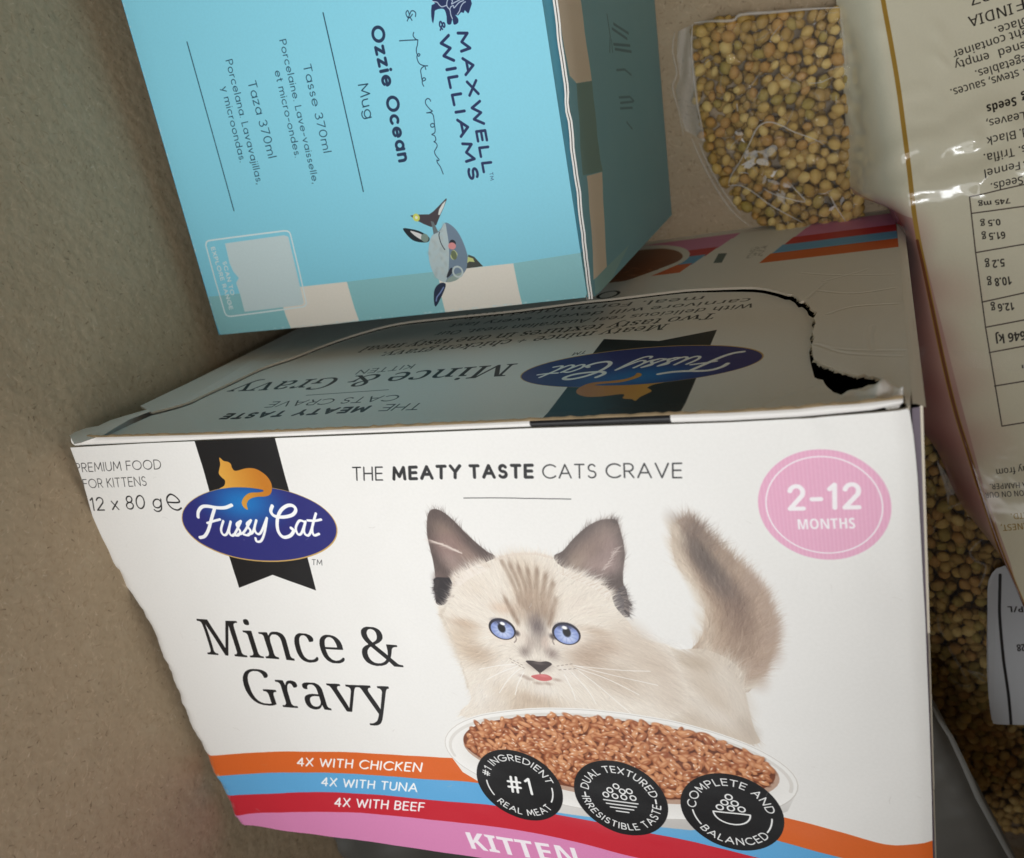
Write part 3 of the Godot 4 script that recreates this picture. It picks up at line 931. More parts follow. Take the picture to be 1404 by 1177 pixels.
	kb(c, Vector2(126.96, 48.43), 7.0, 2.2, 0.15, c8(188, 164, 142), 0.55)
	# brow stripes
	for s in [pv([109.41, 31.06, 110.75, 36.61, 111.24, 42.28]), pv([111.15, 31.96, 112.04, 37.04, 111.92, 42.73]), pv([112.88, 32.84, 113.39, 37.94, 112.68, 43.66]), pv([114.91, 33.26, 114.56, 37.9, 113.55, 43.62]), pv([117.03, 33.21, 115.84, 37.86, 114.66, 44.53]), pv([118.64, 34.55, 117.23, 38.75, 115.74, 44.48]), pv([119.94, 36.35, 118.03, 40.59, 116.51, 44.92]), pv([108.02, 40.97, 108.93, 44.79, 109.72, 47.19]), pv([119.73, 40.53, 118.11, 44.37, 116.88, 47.31])]:
		var line := curve(s, false, 8)
		for i in line.size():
			kb(c, line[i], 0.9, 1.7, 0.0, c8(142, 118, 100), 0.36)
	for q in pv([112.47, 44.63, 114.56, 45.01, 116.82, 44.43]):
		kb(c, q, 3.2, 5.0, 0.0, c8(166, 144, 126), 0.5)
	for q in pv([110.48, 43.76, 113.3, 40.77, 115.89, 40.67, 118.07, 42.47]):
		kb(c, q, 3.4, 5.0, 0.1, c8(176, 152, 132), 0.4)
	kb(c, Vector2(113.89, 48.19), 3.6, 5.4, 0.0, c8(100, 88, 88), 0.85)
	kb(c, Vector2(111.32, 52.03), 2.0, 3.6, -0.2, c8(150, 132, 124), 0.6)
	kb(c, Vector2(97.42, 49.34), 4.5, 4.5, 0.3, c8(196, 172, 148), 0.5)
	kb(c, Vector2(128.9, 51.42), 6.0, 4.5, 0.2, c8(190, 166, 146), 0.55)
	kb(c, Vector2(113.45, 52.4), 3.4, 4.4, 0.0, c8(172, 158, 148), 0.7)
	kb(c, Vector2(109.88, 54.63), 2.4, 2.8, 0.4, c8(128, 112, 106), 0.75)
	kb(c, Vector2(116.03, 54.71), 2.6, 3.0, -0.4, c8(136, 118, 112), 0.75)
	kb(c, Vector2(109.86, 50.63), 2.4, 4.5, -0.3, c8(232, 218, 204), 0.7)
	kb(c, Vector2(115.1, 51.8), 1.8, 3.2, 0.3, c8(214, 190, 176), 0.6)
	kb(c, Vector2(105.65, 59.52), 6.5, 3.6, 0.3, c8(238, 230, 221), 0.8)
	kb(c, Vector2(118.56, 59.53), 6.5, 3.6, -0.2, c8(236, 227, 217), 0.8)
	kb(c, Vector2(111.73, 64.98), 6.5, 2.8, 0.0, c8(236, 228, 219), 0.8)
	kb(c, Vector2(123.98, 42.23), 9.0, 5.0, 0.2, c8(232, 221, 207), 0.5)
	kb(c, Vector2(101.51, 38.32), 7.0, 5.0, 0.2, c8(226, 212, 196), 0.5)
	var flow := pv([112.91, 44.61, 113.05, 37.95, 115.96, 44.47, 118.18, 37.79, 113, 34.22, 112.3, 29.65, 119.78, 34.06, 122.16, 30.41, 106.68, 39.1, 105.13, 34.41, 123.68, 39.45, 127.64, 35.68, 99.6, 44.24, 95.69, 41.44, 127.77, 43.92, 132.95, 41.85, 100.66, 53.21, 94.43, 55.67, 123.59, 53.21, 129.06, 55.26, 105.07, 58.02, 98.4, 62.72, 119.19, 58.47, 123.57, 62.64, 100.78, 64.64, 97.07, 70.36, 110.64, 65.86, 109.63, 70.71, 119.68, 65.02, 122.34, 69.41, 112.69, 53.94, 113.42, 50.42, 93.88, 48.52, 91.8, 45.59, 132.6, 51.18, 137.4, 53.71, 100.62, 36.42, 98.73, 33.13, 130.77, 38.29, 134.48, 35.04])
	comb(c, head, flow, 26000, 2.7, 0.2, 0.05, 13)
	comb(c, head, flow, 2600, 3.6, 0.18, 0.1, 14, 0.45)
	for q in pv([134.28, 48.26, 136.89, 51.85, 139.11, 55.49, 140.4, 60.19, 140.5, 65.07]):
		kb(c, q, 7.0, 6.0, 0.4, c8(208, 192, 176), 0.6)
	comb(c, pv([132.48, 44.63, 136.43, 47.2, 145.65, 50.36, 146.24, 69.42, 129.29, 71.26, 129.73, 56.19]), pv([133.22, 47.38, 137.11, 50.43, 133.86, 55.88, 138.75, 57.91, 134.74, 63.14, 138.25, 66.78, 143.85, 55.14, 147.74, 57.67]), 5200, 3.4, 0.2, 0.04, 32)
	# pale hair over the ears, tufts, edges
	fringe(c, pv([96.17, 37.03, 97.43, 35.55, 101.33, 33.55, 105.8, 31.59]), pv([92.44, 39.59, 92.54, 35.67, 97.07, 36.04, 95.55, 31.29, 101.33, 33.55, 98.54, 30.3, 105.8, 31.59, 104.15, 29.3]), 330, 3.4, [c8(230, 218, 204), c8(214, 198, 182), c8(240, 232, 222)], 0.22, 15, 0.55)
	fringe(c, pv([92.94, 43.03, 95.23, 39.98, 96.11, 38, 98.24, 35.05]), pv([94.23, 43.48, 91.37, 43.6, 96.41, 40.43, 93.15, 39.56, 97.5, 37.96, 94.29, 36.11, 99.03, 35.51, 97.26, 31.74]), 70, 1.8, [c8(150, 130, 116), c8(120, 104, 96)], 0.25, 29, 0.4)
	fringe(c, pv([97.07, 36.04, 100.88, 33.56, 104.83, 31.98]), pv([97.29, 37, 94.88, 30.36, 100.64, 34.51, 98.12, 28.44, 104.69, 32.54, 102.39, 27.47]), 90, 5.0, [c8(240, 230, 220)], 0.16, 30, 0.5)
	fringe(c, pv([123.26, 33.08, 126.67, 34.35, 130.77, 36.04]), pv([123.09, 33.99, 127.35, 28.57, 126.51, 35.26, 132.49, 30.68, 130.69, 36.49, 135.87, 33.69]), 110, 5.0, [c8(242, 234, 224)], 0.18, 31, 0.5)
	fringe(c, pv([98.21, 35.53, 96.39, 37.99, 95.48, 39.73, 93.87, 42, 92.33, 43.56]), pv([99.49, 35.5, 95.13, 34.64, 98.42, 37.93, 93.5, 37.35, 97.47, 39.9, 92.31, 40.08, 96.03, 41.92, 91.03, 43.11, 94.71, 43.46, 90.01, 45.16]), 260, 2.0, [], 0.3, 40, 0.55)
	fringe(c, pv([93.49, 26.14, 96.15, 27.29, 99.35, 28.89]), pv([101.27, 28.4, 93.32, 25.91, 101.27, 28.4, 93.65, 26.37, 101.93, 29.32, 96.33, 26.59]), 50, 3.8, [c8(222, 206, 196)], 0.1, 16, 0.5)
	fringe(c, pv([122.85, 33.09, 126.59, 34.8, 129.89, 36.51, 132.21, 39.15]), pv([122.85, 33.09, 125.41, 30.36, 126.59, 34.8, 130.29, 32.04, 129.89, 36.51, 134.16, 34.61, 132.21, 39.15, 135.36, 36.8]), 360, 3.6, [c8(232, 222, 209), c8(216, 200, 184), c8(242, 235, 226)], 0.22, 17, 0.55)
	fringe(c, pv([131.16, 33.8, 134.2, 29.79, 136.31, 26.33]), pv([131.16, 33.8, 135.69, 32.37, 134.2, 29.79, 137.17, 28.03, 134.78, 26.34, 137.21, 25.47]), 16, 3.0, [c8(226, 210, 202)], 0.15, 18, 0.5)
	fringe(c, pv([92.41, 36.16, 91.28, 38.64, 91.05, 41.61]), pv([93.22, 36.63, 91.13, 35.71, 92.7, 38.59, 90.09, 38.68, 91.91, 41.58, 89.9, 42.91]), 120, 1.7, [c8(44, 38, 40), c8(66, 58, 58)], 0.3, 19, 0.7)
	fringe(c, pv([134.89, 37.26, 135.75, 40.37, 135.03, 43.59]), pv([133.71, 37.3, 136.53, 36.76, 133.58, 40.46, 136.78, 41.23, 133.59, 42.74, 135.53, 45.4]), 130, 2.4, [c8(80, 72, 72), c8(140, 128, 122)], 0.25, 20, 0.65)
	fringe(c, pv([92.57, 43.55, 90.59, 45.64, 91.47, 48.64, 92.06, 53.75, 92.6, 61.07, 92.71, 66.43]), pv([92.57, 43.55, 90.14, 44.65, 90.59, 45.64, 88.9, 45.72, 91.47, 48.64, 88.97, 50.83, 92.06, 53.75, 89.9, 56.51, 92.6, 61.07, 90.28, 64.47, 92.71, 66.43, 90.73, 70.44]), 200, 1.8, [c8(222, 212, 198), c8(208, 194, 178)], 0.3, 21, 0.5)
	fringe(c, pv([107.77, 30.63, 112.38, 29.28, 117.49, 29.04, 121.41, 30.06]), pv([107.77, 30.63, 107.44, 28.34, 112.38, 29.28, 112.38, 27.38, 117.49, 29.04, 118.1, 27.11, 121.41, 30.06, 122.6, 28.18]), 160, 1.3, [c8(222, 208, 194)], 0.3, 22, 0.45)
	fringe(c, pv([135.32, 20.93, 136.58, 21.27]), pv([135.19, 21.68, 135.47, 20.01, 136.44, 22.1, 137.1, 20.44]), 24, 1.9, [c8(96, 84, 80)], 0.25, 23, 0.5)
	# eyes
	for s in [[Vector2(105.47, 48.85), 0.2, Vector2(105.39, 48.61), Vector2(105.89, 47.39), 1.0], [Vector2(120.45, 49.28), 0.08, Vector2(120.6, 48.94), Vector2(120.32, 47.8), -1.0]]:
		var p: Vector2 = s[0]
		var tl: float = s[1]
		c.blob(p + Vector2(0, 0.5), 4.8, 4.3, tl, c8(238, 222, 208), 0.75, 0.35)
		c.blob(p + Vector2(s[4] * 3.2, 0.9), 1.3, 1.1, 0.5, c8(60, 50, 52), 0.8, 0.2)
		c.poly(circle(p, 3.22, 2.86, 0.0, TAU, 40, tl), c8(36, 32, 40))
		c.poly(circle(p + Vector2(0.0, 0.22), 2.78, 2.42, 0.0, TAU, 40, tl), c8(136, 152, 206))
		c.blob(p + Vector2(0.1, 0.5), 2.9, 2.5, tl, c8(178, 194, 232), 0.95, 0.3)
		c.blob(p + Vector2(0.2, 1.5), 2.2, 1.1, tl, c8(196, 206, 240), 0.9)
		c.blob(p + Vector2(0.0, -1.9), 3.2, 1.4, tl, c8(52, 52, 74), 0.9)
		for i in 22:
			var t := TAU * i / 22.0
			c.strokes([PackedVector2Array([p + Vector2(cos(t) * 1.3, sin(t) * 1.1 + 0.2), p + Vector2(cos(t) * 2.5, sin(t) * 2.15 + 0.2)])], 0.12, c8(214, 222, 246) if i % 2 else c8(84, 98, 160), 0.35)
		c.blob(s[2], 1.12, 1.5, 0.0, c8(16, 16, 24), 1.0, 0.6)
		c.blob(s[3], 0.85, 0.6, 0.3, Color.WHITE, 1.0, 0.45)
	c.strokes([curve(pv([108.23, 50.33, 108.34, 51.47, 107.71, 52.26]), false, 4)], 0.3, c8(110, 94, 88), 0.6)
	c.strokes([curve(pv([117.46, 50.19, 116.98, 51.29, 117.15, 52.16]), false, 4)], 0.3, c8(110, 94, 88), 0.6)
	# nose, mouth, tongue
	kb(c, Vector2(112.5, 58.23), 4.8, 2.4, 0.05, c8(120, 104, 98), 0.6)
	c.poly(curve(pv([109.43, 57.14, 110.96, 56.87, 112.73, 57.1, 114.51, 56.82, 115.6, 57.49, 114.28, 58.6, 112.9, 59.72, 112.19, 60.14, 111.7, 59.72, 110.73, 58.62]), true, 4), c8(70, 60, 60))
	kb(c, Vector2(112.39, 57.48), 2.4, 0.7, 0.1, c8(116, 104, 102), 0.7)
	c.strokes([pv([112.21, 60.03, 112.14, 60.81])], 0.35, c8(110, 84, 80), 0.8)
	for q in pv([107.97, 61.41, 109.18, 62.08, 111.22, 63.1, 113.47, 63.01, 115.93, 61.77]):
		kb(c, q, 2.0, 0.8, 0.1, c8(150, 124, 112), 0.5)
	c.poly(curve(pv([109.81, 61.25, 111.5, 60.65, 113.46, 60.44, 114.68, 61.01, 114.7, 61.77, 113.17, 62.31, 111.4, 62.2]), true, 4), c8(204, 108, 108))
	kb(c, Vector2(112.79, 60.91), 2.2, 0.6, 0.1, c8(226, 138, 140), 0.8)
	# whisker dots and whiskers
	rng.seed = 24
	for s in [[Vector2(105.59, 56.7), Vector2(108.01, 58.06)], [Vector2(105.82, 57.71), Vector2(108.28, 58.91)], [Vector2(116.7, 57.91), Vector2(119.87, 57.17)], [Vector2(116.94, 58.9), Vector2(120.5, 58.37)]]:
		for i in 4:
			var p: Vector2 = s[0].lerp(s[1], i / 3.0)
			c.strokes([PackedVector2Array([p, p + (s[1] - s[0]) * 0.16])], 0.16, c8(120, 100, 92), 0.7)
	for s in [pv([120.7, 57.36, 128.34, 59.49, 138.61, 61.56]), pv([120.99, 58.08, 127.32, 60.56, 134.13, 64.44]), pv([121.5, 58.79, 125.97, 63.43, 131.62, 69.83]), pv([119.87, 59.42, 122.51, 63.74, 123.94, 67.7]), pv([121.3, 57.56, 129.39, 58.17, 137.54, 58.01]), pv([107.21, 58.63, 102.59, 60.8, 98.27, 63.26]), pv([107.5, 59.38, 104.06, 62.51, 100.76, 66.77]), pv([107.09, 58.13, 102.08, 59.02, 97.05, 60.45]), pv([108.19, 60.35, 106.11, 63.64, 104.69, 66.94]), pv([118.02, 60.07, 118.99, 64.06, 119.28, 67.12])]:
		c.strokes([curve(s, false, 8)], 0.17, c8(250, 247, 242), 0.85)


func print_top(c: Cv) -> void:
	var ink := c8(28, 30, 34)
	var put := Transform2D(Vector2(-1.2, 0), Vector2(0, 1.15), Vector2(135.73 + 48.08 * 1.2, 32.66 - 22.14 * 1.15))
	c.m = put
	draw_logo(c, pv([123.36, -2.85, 122.78, 53.53, 137.56, 48.44, 150.17, 53.27, 151.05, -5.86]), false)
	c.m = Transform2D.IDENTITY
	c.text("TM", "g9", Vector2(120.91, 45.76), Vector2(117.85, 44.96), Vector2(120.66, 43.51), ink)
	c.text("THE", "g9", Vector2(90.52, 17.79), Vector2(80.17, 18.26), Vector2(90.26, 13.9), ink)
	c.text("MEATY TASTE", "g24", Vector2(76.48, 18.07), Vector2(33.79, 18.33), Vector2(76.36, 14.25), ink)
	c.text("CATS CRAVE", "g9", Vector2(81.3, 23.96), Vector2(43.1, 24.91), Vector2(81.13, 20.2), ink)
	c.strokes([pv([75.32, 27.94, 51.34, 27.98])], 0.35, ink, 0.7)
	c.text("Mince & Gravy", "serif", Vector2(104.91, 40.11), Vector2(21.22, 40.39), Vector2(104.56, 31.93), ink)
	c.text("KITTEN", "g10", Vector2(73.96, 45.91), Vector2(57.66, 44.79), Vector2(74.24, 42.38), ink, 0.75)
	c.text("Meaty mince + chicken gravy.", "serif", Vector2(137.54, 61.38), Vector2(57.66, 58.8), Vector2(136.62, 57.06), ink)
	c.text("Two tasty textures in one tasty meal", "serif", Vector2(148.57, 66.63), Vector2(48.03, 65.2), Vector2(147.6, 62.19), ink)
	c.text("With delicious real Australian meat. Our", "sans", Vector2(156.87, 71.57), Vector2(67.86, 72.75), Vector2(156.31, 68.41), ink, 0.85)
	c.text("carnivore will devour every last", "sans", Vector2(155.4, 76.27), Vector2(69.43, 79.66), Vector2(154.87, 73.23), ink, 0.85)
	c.text("meal. Formulated with", "sans", Vector2(142.8, 81.95), Vector2(71.43, 86.03), Vector2(142.37, 78.78), ink, 0.85)
	c.ring(circle(Vector2(114.2, 90.6), 3.4, 3.8), circle(Vector2(114.2, 90.6), 2.5, 3.1), ink)
	# bands, with the slanted gap between them, and the dish
	var d := [150.5, 143.6, 132.2, 123.7, 114.4, 106.6]
	var cols := [c8(222, 138, 186), c8(222, 138, 186), c8(202, 40, 56), c8(98, 172, 222), c8(222, 104, 42)]
	for i in 5:
		var xa := func(y: float) -> float: return 154.0 + (y - 106.6) * 0.28
		var xb := func(y: float) -> float: return 131.5 + (y - 106.6) * 0.28
		c.poly(PackedVector2Array([Vector2(xa.call(d[i + 1]), d[i + 1]), Vector2(200, d[i + 1]), Vector2(200, d[i] + 2), Vector2(xa.call(d[i]), d[i] + 2)]), cols[i])
		c.poly(PackedVector2Array([Vector2(-4, d[i + 1]), Vector2(xb.call(d[i + 1]), d[i + 1]), Vector2(xb.call(d[i]), d[i] + 2), Vector2(-4, d[i] + 2)]), cols[i])
	var food := curve(pv([99.54, 115.23, 102.75, 149.26, 115.7, 148.57, 124.44, 141.85, 129.3, 133.47, 131.01, 125.22, 129.97, 118.67, 126.73, 112.55, 122.27, 105.56, 115.49, 99.01, 104.89, 97.07]), true, 5)
	c.poly(food, c8(238, 236, 230))
	var meat := curve(pv([103.35, 110.29, 107.42, 140.8, 116.92, 142.84, 124.15, 137.1, 128.39, 128.34, 128.38, 121.17, 124.09, 114.58, 119.42, 108.39, 114.18, 104.2]), true, 5)
	c.poly(meat, c8(140, 88, 58))
	rng.seed = 44
	for i in 240:
		var p := Vector2(rng.randf_range(90, 132), rng.randf_range(75, 125))
		if Geometry2D.is_point_in_polygon(p, meat):
			c.blob(p, 1.6, 0.9, rng.randf_range(-0.8, 0.8), c8(120, 70, 44).lerp(c8(190, 130, 92), rng.randf()), 0.9, 0.4)
	c.poly(pv([140.29, 113.26, 140.09, 124.7, 142.7, 123.88, 142.8, 112.54]), c8(40, 70, 74), 0.8)
	# a date printed in dots
	rng.seed = 45
	for i in 150:
		var p: Vector2 = Vector2(149.45, 113.86).lerp(Vector2(154.06, 114.46), rng.randf()) + Vector2(0, rng.randf() * 13.0)
		c.strokes([PackedVector2Array([p, p + Vector2(0.25, 0)])], 0.3, c8(70, 70, 72), 0.35)


func print_mug(c: Cv) -> void:
	var navy := c8(32, 48, 92)
	var ink := c8(34, 70, 92)
	var sea := c8(146, 202, 208)
	var cream := c8(238, 231, 219)
	c.poly(pv([-10.25, -21.25, 1.98, -20.73, 50.76, -19.69, 65.81, -19.49, 100.54, -18.74, 118.4, -19.14, 126.77, -19.32, 125.56, -1.06, -9.92, 4.57]), sea)
	for q in [pv([27.43, -20.2, 50.76, -19.69, 51.01, -8.26, 27.6, -8.14, 27.51, -13.44]), pv([79.02, -19.19, 100.54, -18.74, 100.49, -7.49, 78.1, -7.41, 78.33, -11.64])]:
		c.poly(q, cream)
	c.text("MAXWELL", "g17", Vector2(98.41, -73.79), Vector2(97.51, -41.52), Vector2(101.21, -73.62), navy)
	c.text("TM", "g9", Vector2(99.19, -41.49), Vector2(99.03, -39.63), Vector2(100.12, -41.49), navy)
	c.text("WILLIAMS", "g17", Vector2(93.64, -73.94), Vector2(93.47, -40.47), Vector2(96.43, -73.81), navy)
	c.text("&", "g16", Vector2(94.48, -76.91), Vector2(94.28, -74.71), Vector2(96.03, -76.77), navy)
	rng.seed = 14
	for i in 120:
		var u := rng.randf()
		var p: Vector2 = Vector2(6.76, -100.75).lerp(Vector2(1.17, -8.81), u) if i % 2 else Vector2(1.17, -8.81).lerp(Vector2(118.01, -7.81), u)
		c.blob(p + Vector2(0.25, -0.15) if i % 2 else p + Vector2(0, -0.25), rng.randf_range(0.2, 0.45), rng.randf_range(0.2, 0.9), 0.0 if i % 2 else 1.57, c8(214, 232, 236), rng.randf_range(0.2, 0.7))
	# the crest: a rearing beast in navy with pale lines
	for q in [pv([94.1, -82.53, 103.41, -80.45, 102.43, -77.01, 101.92, -77.12, 101.48, -77.65, 101.09, -77.15, 100.51, -77.46, 99.6, -76.96, 98.9, -77.26, 99.44, -76.31, 99.23, -75.49, 98.38, -75.25, 98, -75.51, 98.02, -76.62, 97.47, -75.63, 96.78, -75.59, 96.46, -76.08, 96.72, -77.36, 96.6, -78.77, 95.81, -79.22, 94.23, -79.23, 93.86, -78.53, 92.97, -76.64, 92.9, -78.18, 93.61, -80.44, 94.6, -80.59])]:
		c.poly(curve(q, true, 2), navy)
	for q in [pv([94.05, -81.08, 95.09, -80.75, 95.57, -80.01, 96.09, -79.56, 97.26, -79.6]), pv([98.06, -80.92, 97.51, -80.13, 97.37, -79.34, 97.87, -78.49, 97.84, -77.49, 98.02, -76.62]), pv([102.07, -79.3, 101.36, -79.1, 100.66, -78.52, 100.13, -77.73, 99.45, -77.23]), pv([101.72, -79.65, 100.46, -79.48, 99.04, -78.7, 98.94, -79.17, 98.24, -79.05, 97.89, -78.58]), pv([101.16, -80.05, 99.54, -79.77, 98.61, -79.61, 98.98, -80.17, 98.64, -80.61])]:
		c.strokes([curve(q, false, 6)], 0.22, c8(190, 206, 226))
	# the thin handwriting
	var pen := []
	for q in [pv([88.9, -79.01, 89.17, -79.74, 88.74, -80.28, 88.11, -80.34, 87.54, -79.81, 87.32, -80.66, 86.7, -80.27, 86.8, -79.41, 87.34, -79.1, 88.27, -79.65]), pv([87.54, -79.81, 87.08, -79.16, 86.56, -78.57]), pv([86.91, -79.38, 87.52, -79.06, 87.81, -78.44]),
		pv([87.54, -75.85, 87.21, -75.25, 87.52, -74.52, 88.15, -74.01]), pv([83.37, -74.87, 85.53, -74.55, 88.18, -74.1]), pv([88.15, -74.01, 87.74, -73.04, 87.22, -72.19, 87.1, -71.25, 87.37, -70.61, 87.84, -70.87, 87.54, -71.16, 87.01, -70.78, 86.88, -70.13, 87.01, -69.33, 87.44, -68.75, 88.37, -68.28, 89.15, -68.12]), pv([88.46, -68.16, 88.49, -67.44]),
		pv([88.23, -68.21, 87.49, -67.91, 87.06, -67.37, 86.98, -66.4, 86.88, -65.44, 87.03, -65.11, 87.5, -65.12, 87.87, -65.34, 87.66, -65.68, 87.18, -65.67, 86.84, -65.05, 86.78, -64.47, 86.94, -63.94]),
		pv([87.85, -60.3, 87.74, -60.76, 87.21, -61.02, 86.61, -60.73, 86.4, -60.07, 86.65, -59.42, 87.24, -58.5, 87.71, -58.01, 86.83, -57.87, 86.12, -57.9, 87.26, -57.69, 87.7, -57.1, 87.67, -56.1, 87.46, -54.71, 87.34, -53.71, 87.02, -53.04, 86.17, -52.78, 86.8, -52.4, 86.97, -51.61, 86.7, -51.14, 86.31, -51.04, 86.8, -50.6, 86.92, -49.96, 86.48, -49.41, 85.87, -48.78, 85.87, -48.05, 86.26, -47.25, 86.6, -46.67, 86.18, -46.48, 86, -46.7, 85.94, -46.04, 86.49, -44.89, 86.81, -43.15]),
		pv([87.01, -55.26, 87.38, -55.03, 87.42, -54.71, 87.1, -54.42, 86.62, -54.45, 86.39, -54.73, 86.52, -55.12, 87.01, -55.26])]:
		pen.append(curve(q, false, 5))
	c.strokes(pen, 0.22, c8(34, 62, 88))
	c.text("Ozzie Ocean", "g21", Vector2(76.4, -79.32), Vector2(75.18, -47.79), Vector2(80.23, -79.22), c8(34, 56, 88))
	c.text("Mug", "g9", Vector2(69.33, -67.61), Vector2(68.86, -59.47), Vector2(72.28, -67.69), ink)
	c.strokes([pv([64.92, -85.02, 63.09, -42.42])], 0.3, ink)
	c.strokes([pv([23.19, -87.07, 21.06, -43.54])], 0.3, ink)
	c.text("Tasse 370ml", "g9", Vector2(55.36, -74.95), Vector2(54.42, -53.64), Vector2(57.79, -74.88), ink)
	c.text("Porcelaine. Lave-vaisselle,", "g10", Vector2(50.64, -81.76), Vector2(48.59, -46.64), Vector2(52.66, -81.71), ink)
	c.text("et micro-ondes.", "g10", Vector2(46.69, -75.24), Vector2(45.43, -53.93), Vector2(48.76, -75.22), ink)
	c.text("Taza 370ml", "g9", Vector2(37.77, -74.33), Vector2(37.25, -55.12), Vector2(40.46, -74.33), ink)
	c.text("Porcelana. Lavavajillas,", "g10", Vector2(33.14, -80.51), Vector2(31.13, -49.21), Vector2(35.34, -80.51), ink)
	c.text("y microondas.", "g10", Vector2(29.29, -74.67), Vector2(27.88, -55.61), Vector2(31.44, -74.7), ink)
	# the scan panel, whose code is left blank
	var frame := pv([7.7, -35.58, 8.21, -36.3, 8.95, -36.64, 9.86, -36.67, 19.63, -36.41, 28.99, -36.1, 35.37, -35.88, 36.4, -35.7, 36.98, -35.28, 37.12, -34.66, 36.53, -25.15, 35.79, -15.75, 35.64, -15.05, 35.08, -14.51, 34.25, -14.28, 25.48, -14.19, 16.67, -14.12, 8.25, -14.1, 7.29, -14.24, 6.64, -14.64, 6.41, -15.34, 6.86, -25.11])
	frame.append(frame[0])
	c.strokes([frame], 0.42, c8(228, 242, 244))
	c.poly(pv([14.51, -35.16, 34.95, -34.73, 36.2, -34.15, 34.9, -15.33, 34.02, -14.83, 13.61, -14.93, 14.03, -20.22, 13.93, -23.68, 15.41, -24.92, 14.27, -26.97, 13.91, -29.49]), c8(208, 226, 229))
	c.text("SCAN TO", "g17", Vector2(11.54, -30.1), Vector2(10.62, -20.19), Vector2(13.03, -30.23), c8(228, 240, 242))
	c.text("EXPLORE RANGE", "g17", Vector2(9.12, -34.68), Vector2(8.43, -16.05), Vector2(10.61, -34.81), c8(228, 240, 242))
	# the patchwork whale
	var g1 := c8(168, 192, 204)
	c.poly(pv([74.92, -34.44, 76.93, -34.42, 80.36, -33.99, 81.73, -34.54, 83.89, -35.83, 86.12, -37.22, 86.23, -36.94, 84.92, -35.15, 83.14, -33, 81.65, -31.05, 80.1, -30.77, 78.22, -31.8, 76.12, -33.18]), c8(74, 66, 72))
	c.poly(pv([85.93, -36.72, 84.95, -35.28, 83.3, -33.38, 82.84, -33.58, 83.48, -34.83, 84.69, -35.98]), c8(226, 230, 226))
	c.poly(circle(Vector2(76.52, -33.72), 1.0), c8(214, 220, 110))
	c.poly(circle(Vector2(76.52, -33.72), 0.4), c8(244, 244, 220))
	c.poly(pv([80.36, -32.31, 81.09, -31.94, 81.81, -29.12, 80.27, -28.56, 80.39, -30.13]), c8(110, 122, 126))
	c.poly(curve(pv([71.93, -31.46, 73.98, -31.12, 76.25, -30.29, 78.09, -29.07, 78.89, -28, 78.26, -27.18, 76.64, -27.2, 74.33, -27.92, 72.85, -29.37]), true, 4), c8(30, 38, 46))
	c.poly(curve(pv([73.83, -30.62, 76.1, -29.76, 77.95, -28.54, 78.34, -27.94, 77.65, -27.48, 76.52, -27.9, 74.97, -29.08]), true, 4), c8(224, 222, 222))
	c.poly(circle(Vector2(77.56, -28.26), 1.1), c8(130, 150, 140))
	c.poly(curve(pv([84.21, -31.28, 82.24, -29.6, 79.81, -28.57, 78.26, -26.29, 77.4, -23.33, 77.33, -20.52, 78.03, -17.88, 79.14, -16.75, 80.55, -16.16, 82.72, -16.14, 85.48, -17.28, 87.44, -19.01, 88.35, -20.84, 88.45, -23.04, 88.01, -26.1, 87.15, -28.66, 85.81, -30.47]), true, 4), c8(118, 138, 158))
	c.poly(curve(pv([84.19, -31.23, 82.17, -29.34, 79.81, -28.57, 78.26, -26.29, 77.4, -23.33, 77.33, -20.52, 78.03, -17.88, 79.14, -16.75, 80.57, -16.22, 82.03, -18.82, 83.15, -22.33, 83.94, -25.82, 84.23, -29.06]), true, 4), c8(186, 204, 208))
	rng.seed = 77
	for i in 60:
		var p: Vector2 = Vector2(80.46, -24.06) + Vector2(rng.randf_range(-3.5, 3.5), rng.randf_range(-8, 7))
		if c.at(c.px(p)).r > 0.6 and c.at(c.px(p)).b < 0.86:
			c.blob(p, 1.2, 0.8, rng.randf() * 3.0, c8(206, 214, 210).lerp(c8(150, 160, 160), rng.randf()), 0.4)
	c.strokes([curve(pv([82.1, -29.08, 81.74, -28.31, 81.77, -26.66, 82.1, -25.37, 82.45, -24.58]), false, 5)], 0.25, c8(60, 70, 80))
	c.poly(circle(Vector2(85.08, -25.89), 0.9), c8(40, 40, 50))
	c.poly(circle(Vector2(84.76, -25.22), 1.1, 0.9), c8(226, 150, 150))
	c.poly(curve(pv([84.95, -24.18, 85.74, -23.11, 85.14, -21.94, 84.16, -21.7, 83.61, -22.55, 84.18, -23.58]), true, 4), c8(206, 214, 150))
	c.poly(circle(Vector2(84.69, -22.83), 0.8, 1.2), c8(110, 122, 90))
	c.poly(curve(pv([83.02, -19.69, 83.57, -19.2, 82.56, -17.91, 81.16, -17.28, 82.03, -18.82]), true, 4), c8(44, 48, 58))
	c.poly(curve(pv([81.75, -17.16, 84.43, -17.97, 85.99, -18.07, 84.38, -16.57, 82.4, -16.06, 80.87, -16.18]), true, 4), c8(150, 168, 160))
	c.ring(circle(Vector2(84.7, -18.44), 1.6), circle(Vector2(84.7, -18.44), 1.1), c8(196, 208, 208))
	c.poly(pv([88.75, -22.45, 90.23, -21.71, 92.11, -19, 89.86, -18.99, 87.44, -19.01]), c8(72, 76, 70))
	c.poly(pv([88.47, -21.93, 89.84, -21.35, 90.04, -20.36, 88.61, -20.67, 87.93, -20.34]), c8(206, 214, 140))
	c.poly(curve(pv([78.96, -16.06, 80.18, -15.92, 80.26, -15.05, 78.3, -12.39, 75.73, -9.89, 76.24, -13.2, 77.29, -15.1]), true, 4), c8(38, 48, 72))
	c.strokes([curve(pv([79.58, -14.84, 78.29, -13.55, 77.07, -12.52, 76.46, -11.43]), false, 5)], 0.35, c8(124, 142, 190))


